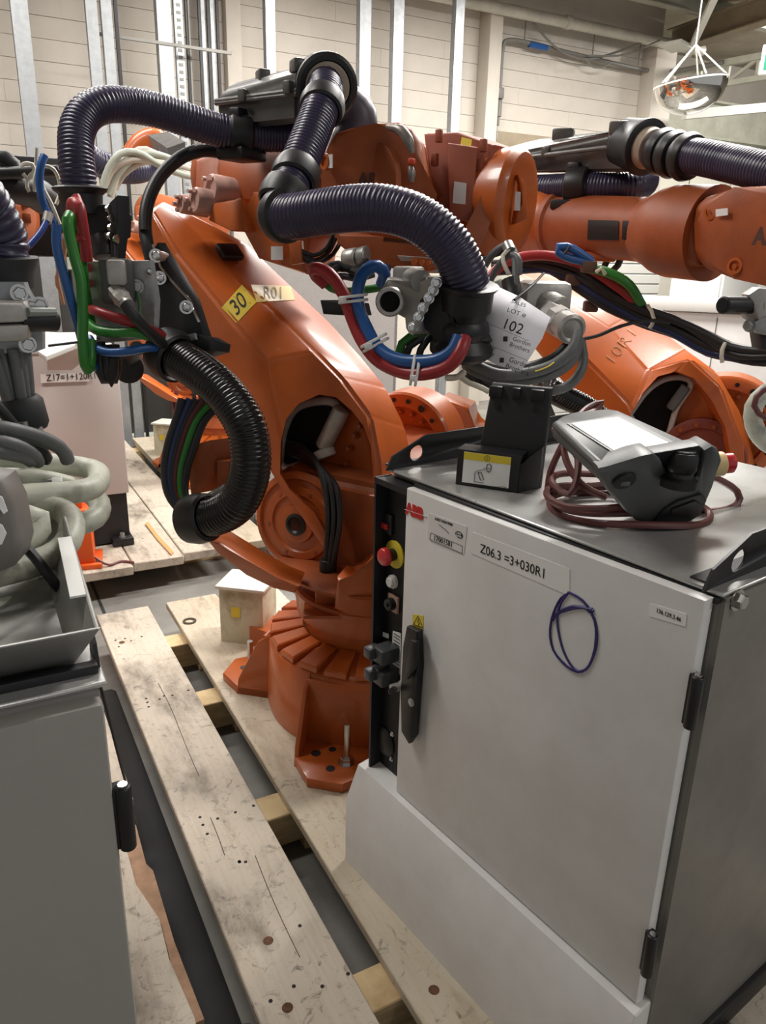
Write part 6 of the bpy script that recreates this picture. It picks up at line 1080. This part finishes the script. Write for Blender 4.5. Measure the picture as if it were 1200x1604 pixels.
lab(MB().tube([(0.086, 1.197, 1.444), (0.123, 1.216, 1.442)], .0065, 8, smooth=False).obj('tube_shim', mat('shim_grey', (140, 146, 142), .4, metal=.4), gr, world=True), 'grey upper strip of the tube')
fq = V(*(0.067, 1.298, 1.515))
MB().lathe(fq, (.05, .02, -1), [(.002, .042), (0, .048), (.003, .050), (.010, .047), (.025, .041), (.045, .038)], 32).obj('hose_funnel', RUBBER, gr, world=True)
MB().tube([(0.068, 1.298, 1.507), (0.071, 1.298, 1.522), (0.071, 1.298, 1.539), (0.065, 1.288, 1.56), (0.056, 1.279, 1.581), (0.035, 1.26, 1.607)] + [(-.30, 1.5, 1.80), (-.50, 2.3, 1.85), (-.58, 3.0, 1.60)], .036, 20, corr=(.0115, .004)).obj('corrugated_hose', HOSE, gr, world=True, angle=180)
MB().prism([(0.013, 1.28, 1.492), (0.078, 1.278, 1.491), (0.078, 1.278, 1.48), (0.011, 1.28, 1.477)], (.01, .05, 0), bev=.004).obj('hose_flange', BLACK, gr, world=True)
for i in range(6):
    dx = i * 9
    ws([(0.038, 1.239, 1.386), (0.044, 1.239, 1.351), (0.049, 1.239, 1.313), (0.055, 1.239, 1.289), (0.057, 1.249, 1.253), (0.059, 1.259, 1.221)] if i == 0 else [V(*p) + V(.0085 * i, .006 * (i % 3), .004 * (i % 2)) + V(-.004 * i, 0, 0) * (k / 3) for k, p in enumerate([(0.038, 1.239, 1.386), (0.044, 1.239, 1.351), (0.049, 1.239, 1.313), (0.055, 1.239, 1.289), (0.058, 1.249, 1.253), (0.061, 1.259, 1.219)])], .0085, GCABLE, 'cable', gr)
ws([(0.038, 1.249, 1.377), (0.063, 1.258, 1.338), (0.082, 1.277, 1.315), (0.085, 1.287, 1.283), (0.078, 1.288, 1.253)], .004, GCABLE, 'cable', gr)
MB().lathe((0.068, 1.248, 1.291), (.15, 0, -1), [(-.028, .026), (-.02, .032), (.015, .032), (.022, .028)], 16).obj('cable_wrap', RUBBER, gr, world=True)
for p in ([[(0.064, 1.218, 1.288), (0.065, 1.218, 1.274)], [(0.074, 1.223, 1.284), (0.076, 1.223, 1.271)], [(0.083, 1.227, 1.281), (0.085, 1.227, 1.269)]]): MB().cyl(p[0], p[1], .006).obj('ferrule', ALU, gr, world=True)
MB().tube([V(-.25, 1.25, 1.35), V(-.3, 1.3, 1.25), V(-.3, 1.25, 1.118)], .03, 12).obj('support_arm', STEEL, gr, world=True)
dc = thing('grey_cables', 'dark grey cables lying over the white hose coil beneath the gripper', 'cables', (-.1, 1.1, 1.15))
ws([(-0.015, 1.16, 1.301), (0.031, 1.16, 1.293), (0.063, 1.178, 1.279), (0.092, 1.196, 1.262), (0.112, 1.205, 1.243), (0.118, 1.214, 1.224)], .0105, GCABLE, 'cable', dc)
ws([(-0.013, 1.18, 1.31), (0.039, 1.179, 1.283), (0.08, 1.197, 1.262), (0.107, 1.205, 1.246), (0.117, 1.214, 1.228)], .008, GCABLE, 'cable', dc)
ws([(-0.017, 1.14, 1.284), (0.028, 1.14, 1.278), (0.051, 1.149, 1.267), (0.069, 1.168, 1.249), (0.076, 1.198, 1.23)], .0095, GCABLE, 'cable', dc)
ws([(0.022, 1.2, 1.331), (0.035, 1.199, 1.312), (0.053, 1.209, 1.281), (0.076, 1.218, 1.249), (0.092, 1.227, 1.233), (0.089, 1.237, 1.221)], .008, CABLE, 'cable', dc)
ws([(-0.003, 1.12, 1.278), (0.03, 1.14, 1.263), (0.058, 1.159, 1.249), (0.065, 1.178, 1.238)], .010, GCABLE, 'cable', dc)
fp_ = thing('floor_cable_cover', 'black rubber strip along the floor between the two nearest pallets', 'cable cover', (.275, 1.3, 0))
MB().prism([V(.215, 0, 0), V(.23, 0, .012), V(.315, 0, .012), V(.33, 0, 0)], (0, 2.6, 0), bev=.002).obj('strip', mat('black_rubber_strip', (50, 50, 51), .7, var=.2), fp_, world=False).location = (-.275, -1.3, 0)
gh = thing('grey_hose_end', 'grey plastic hose end lying on the floor beside the pallet board', 'hose', (.28, .98, 0))
MB().tube([V(.22, .7, .035), V(.27, .9, .035), V(.30, 1.02, .035), V(.31, 1.10, .035)], .032, 16).obj('hose', mat('grey_plastic', (120, 122, 124), .45), gh, world=True)
MB().lathe((.309, 1.09, .035), (.1, 1, 0), [(0, .034), (.02, .034), (.022, .028)], 20).obj('end_ring', GCABLE, gh, world=True)
# ================================================================ rear row
zc = thing('controller_cabinet', 'pale grey cabinet labelled Z17 standing on black feet on the rear pallet', 'control cabinet', (.27, 3.95, .15))
MB().box((.27, 4.05, .76), (.70, .70, .70), bev=.006).obj('body', mat('cabinet_warm_grey', (196, 188, 184), .5), zc, world=True)
MB().box((.27, 4.05, 1.092), (.71, .71, .012), bev=.003).obj('top_panel', ENCL, zc, world=True)
MB().box((.27, 4.05, .285), (.68, .66, .25)).obj('black_plinth', BLACKM, zc, world=True)
for x in (-.03, .57): MB().box((x, 3.74, .17), (.10, .14, .04), bev=.006).box((x, 3.78, .24), (.07, .06, .12), bev=.006).obj('foot', BLACK, zc, world=True)
for x in (-.03, .57): MB().hexbolt((x, 3.70, .19), (0, 0, 1), .012, .02).obj('foot_bolt', STEEL, zc, world=True)
ln = thing('label_plaque', 'white bent card holder hooked over the pale cabinet', 'holder', (0.365, 3.581, 1.083))
MB().prism([(0.273, 3.59, 1.152), (0.327, 3.736, 1.179), (0.481, 3.749, 1.163), (0.46, 3.57, 1.148), (0.298, 3.467, 1.104), (0.274, 3.509, 1.121)], (0, 0, -.02), bev=.003).obj('top', ENCL, ln, world=True)
MB().prism([(0.31, 3.536, 1.111), (0.458, 3.551, 1.148), (0.453, 3.571, 1.064), (0.405, 3.597, 1.024), (0.309, 3.607, 1.027)], (.01, .03, 0), bev=.002).obj('back', mat('cabinet_warm_grey', (196, 188, 184), .5), ln, world=True)
zl = MB().prism([(0.286, 3.694, 1.0), (0.49, 3.694, 0.996), (0.487, 3.694, 0.958), (0.284, 3.694, 0.961)], (0, -.002, 0)).obj('label', WHITE, zc, world=True); lab(zl, 'label reading Z17=1+120R1')
text('Z17=1+120R1', .042, Vector((0.307, 3.69, 0.981)) - Vector(zc.location), (1, 0, 0), UP, INK, zc, sx=.86)
# far robot: same machine one row back
ra = dup(rb, (1.44, 4.86, .15), R_ROT, 'rear orange robot seen through the hoses of the nearest robot', 'orange industrial robots', skip=('corrugated_hose', 'connector_plate', 'guard_plate', 'side_hose', 'hose_clamp', 'plate_edge', 'clamp_bracket', 'hose_socket', 'wire_bundle', 'tie_tail', 'earth_wire', 'cable_loop', 'black_cable', 'bracket_edge', 'air_hose', 'hose_stub', 'hose_funnel', 'ball_joint', 'joint_arm', 'flange_plate', 'joint_cylinder', 'tool_changer', 'return_hose', 'swivel_ring', 'standoff', 'valve_block', 'cable_tie', 'cable_gland', 'cable_box', 'box_collar', 'collar_seal', 'cable', 'connector_plate', 'flange_bolt', 'wrist_casting', 'lower_wrist', 'motor_housing', 'wrist_disc', 'disc_lug', 'wrist_fork', 'maker_label'))
for ch in list(ra.children):       # the taped number belongs to the near robot only
    if ch.name.split('.')[0] == 'lower_arm':
        for g_ in list(ch.children):
            if g_.name.split('.')[0] in ('lettering', 'tape_label'): bpy.data.objects.remove(g_)
wt_ = lambda pts, r, m, name: MB().tube(pts, r, 12, step=.03).obj(name, m, ra, world=True)
MB().tube([(0.526, 3.561, 1.902), (0.583, 3.603, 1.867), (0.664, 3.64, 1.849), (0.759, 3.723, 1.856), (0.85, 3.857, 1.885), (0.949, 3.989, 1.922)], .055, 18, corr=(.018, .006)).obj('corrugated_hose', HOSE, ra, world=True, angle=180)
for i in range(6):
    wt_([V(*p) + V(.012 * i, .01 * i, .02 * sin(i * 1.7 + k)) for k, p in enumerate([(0.573, 3.453, 1.746), (0.603, 3.448, 1.814), (0.655, 3.438, 1.872), (0.72, 3.446, 1.896), (0.798, 3.459, 1.88), (0.882, 3.49, 1.859), (0.982, 3.567, 1.839)])], .014, mat('pale_cable', (196, 190, 176), .5) if i % 2 else mat('pale_grey_cable', (176, 182, 168), .5), 'cable')
lab(MB().loft([[(0.935, 4.197, 2.061), (1.024, 4.176, 2.083), (1.032, 4.174, 2.021), (0.954, 4.193, 1.988)], [(0.925, 3.789, 1.964), (1.002, 3.769, 1.994), (1.003, 3.769, 1.921), (0.943, 3.784, 1.897)]]).obj('cable_box', BOXG, ra, world=True), 'grey cable box')
MB().tube([(0.909, 4.509, 1.998), (0.967, 4.497, 2.065), (1.04, 4.481, 2.088), (1.09, 4.469, 2.033)], .05, 14).obj('elbow_cover', ORANGE, ra, world=True)
MB().tube([(1.1, 4.775, 0.707), (1.108, 4.773, 0.596), (1.124, 4.821, 0.472), (1.157, 4.864, 0.368)], .012, 8).tube([(1.122, 4.749, 0.71), (1.134, 4.746, 0.599), (1.158, 4.761, 0.481), (1.212, 4.851, 0.366)], .012, 8).obj('hanging_cable', mat('dull_red_hose', (120, 60, 56), .45), ra, world=True)
MB().lathe((0.409, 2.263, 1.214), (-.3, -1, 0), [(-.04, .03), (.0, .042), (.03, .042), (.035, .03)], 24).cyl((0.405, 2.264, 1.223), (0.415, 2.161, 1.278), .02).obj('side_connector', BLACK, rb, world=True)
# orange drive unit between the hoses and the pale cabinet's feet
du = thing('orange_drive_unit', 'small orange boxed drive standing on the rear pallet behind the white hoses', 'drive', (0.318, 3.527, 0.15))
q = Vector((0.318, 3.527, 0.15))
MB().box(q + V(0, .02, .15), (.20, .16, .26), rot=radians(-10), bev=.01).box(q + V(.0, .02, .31), (.15, .13, .07), rot=radians(-10), bev=.02).box(q + V(0, .02, .012), (.26, .2, .024), rot=radians(-10), bev=.004).obj('housing', mat('bright_orange', (232, 96, 30), .45, var=.1), du, world=True)
for i in range(4): MB().hexbolt(q + V(.10 * (1 if i % 2 else -1), .02 + .08 * (1 if i > 1 else -1), .024), (0, 0, 1), .009, .01).obj('bolt', STEEL, du, world=True)
MB().tube([q + V(.08, -.05, .05), q + V(.14, -.09, .01), q + V(.2, -.06, .006), q + V(.25, -.1, .006)], .006, 8).obj('lead', REDCABLE, du, world=True)
# gripper and wrist far left
fg = thing('industrial_robot', 'orange robot wrist with a black gripper bar and wire clips at the far picture edge', 'robot', (-.35, 3.1, .15), 0, 'orange industrial robots')
q = V(*(0.166, 2.745, 1.614))
MB().lathe(q, V(*(0.253, 2.688, 1.607)) - q, [(-.10, .08), (-.04, .085), (0, .083), (.03, .075), (.045, .082), (.06, .08), (.075, .065), (.08, .03)], 32).obj('wrist_disc', ORANGE, fg, world=True)
for dy in (-22, 0, 22):
    p = {-22: (0.216, 2.691, 1.654), 0: (0.218, 2.691, 1.611), 22: (0.203, 2.692, 1.571)}[dy]
    MB().box(p, (.03, .05, .03), bev=.006).obj('lug', ORANGE_D, fg, world=True)
MB().tube([q, V(-.1, 2.8, 1.6), V(-.45, 3.1, 1.5), V(-.6, 3.2, 1.4)], .10, 20).obj('upper_arm', ORANGE, fg, world=True)
MB().tube([V(-.6, 3.2, 1.45), V(-.5, 3.15, .9), V(-.4, 3.1, .5)], [.14, .16, .2], 20).obj('lower_arm', ORANGE, fg, world=True)
MB().lathe((-.35, 3.1, 0), (0, 0, 1), [(.0, .3), (.35, .3), (.45, .22), (.6, .2)], 32).obj('base', ORANGE, fg, world=True)
MB().cyl((0.115, 2.397, 1.707), (0.291, 2.402, 1.726), .015, bev=.003).obj('gripper_bar', BLACK, fg, world=True)
MB().tube([(0.105, 2.448, 1.726), (0.138, 2.446, 1.75), (0.168, 2.444, 1.749), (0.185, 2.443, 1.731), (0.181, 2.443, 1.702)], .022, 14).obj('hose_bend', BLACK, fg, world=True)
MB().tube([(0.102, 2.498, 1.693), (0.164, 2.495, 1.689), (0.231, 2.54, 1.679), (0.267, 2.586, 1.662)], .045, 14).obj('gripper_hose', BLACKM, fg, world=True)
MB().box(V(*(0.248, 2.889, 1.65)), (.22, .1, .3), bev=.01).obj('gripper_body', BLACKM, fg, world=True)
for c_ in ([(0.194, 2.352, 1.725), (0.203, 2.351, 1.734), (0.224, 2.349, 1.732), (0.225, 2.349, 1.717), (0.212, 2.35, 1.704), (0.203, 2.351, 1.679), (0.209, 2.351, 1.664)], [(0.197, 2.352, 1.71), (0.208, 2.351, 1.698), (0.225, 2.349, 1.714), (0.221, 2.35, 1.735)], [(0.22, 2.35, 1.668), (0.226, 2.339, 1.706), (0.24, 2.338, 1.727), (0.265, 2.335, 1.728), (0.279, 2.343, 1.71), (0.283, 2.353, 1.671), (0.27, 2.355, 1.639)], [(0.236, 2.328, 1.726), (0.238, 2.328, 1.683), (0.255, 2.326, 1.64), (0.271, 2.324, 1.588)], [(0.23, 2.339, 1.732), (0.236, 2.338, 1.772)]): MB().tube(c_, .005, 6, step=.01).obj('wire', WIRE, fg, world=True)
MB().tube([(0.25, 2.317, 1.753), (0.236, 2.308, 1.724), (0.23, 2.309, 1.681), (0.232, 2.308, 1.643), (0.243, 2.317, 1.613), (0.256, 2.326, 1.59), (0.264, 2.325, 1.55)], .010, 10).obj('air_hose', BLUE, fg, world=True)
MB().tube([(0.237, 2.288, 1.598), (0.218, 2.27, 1.569), (0.191, 2.252, 1.54), (0.162, 2.234, 1.515), (0.139, 2.196, 1.503)], .008, 10).obj('air_hose', mat('dark_blue_hose', (30, 60, 130), .35), fg, world=True)
MB().cyl((0.243, 2.297, 1.614), (0.235, 2.288, 1.592), .012).obj('coupling', ALU, fg, world=True)
for c_ in ([(0.279, 2.364, 1.559), (0.285, 2.363, 1.535), (0.272, 2.364, 1.493), (0.251, 2.367, 1.443), (0.256, 2.366, 1.422)], [(0.277, 2.364, 1.567), (0.274, 2.364, 1.51), (0.256, 2.366, 1.459), (0.261, 2.366, 1.4), (0.264, 2.365, 1.374)]): MB().tube(c_, .005, 6).obj('wire', mat('copper_wire', (190, 140, 110), .45), fg, world=True)
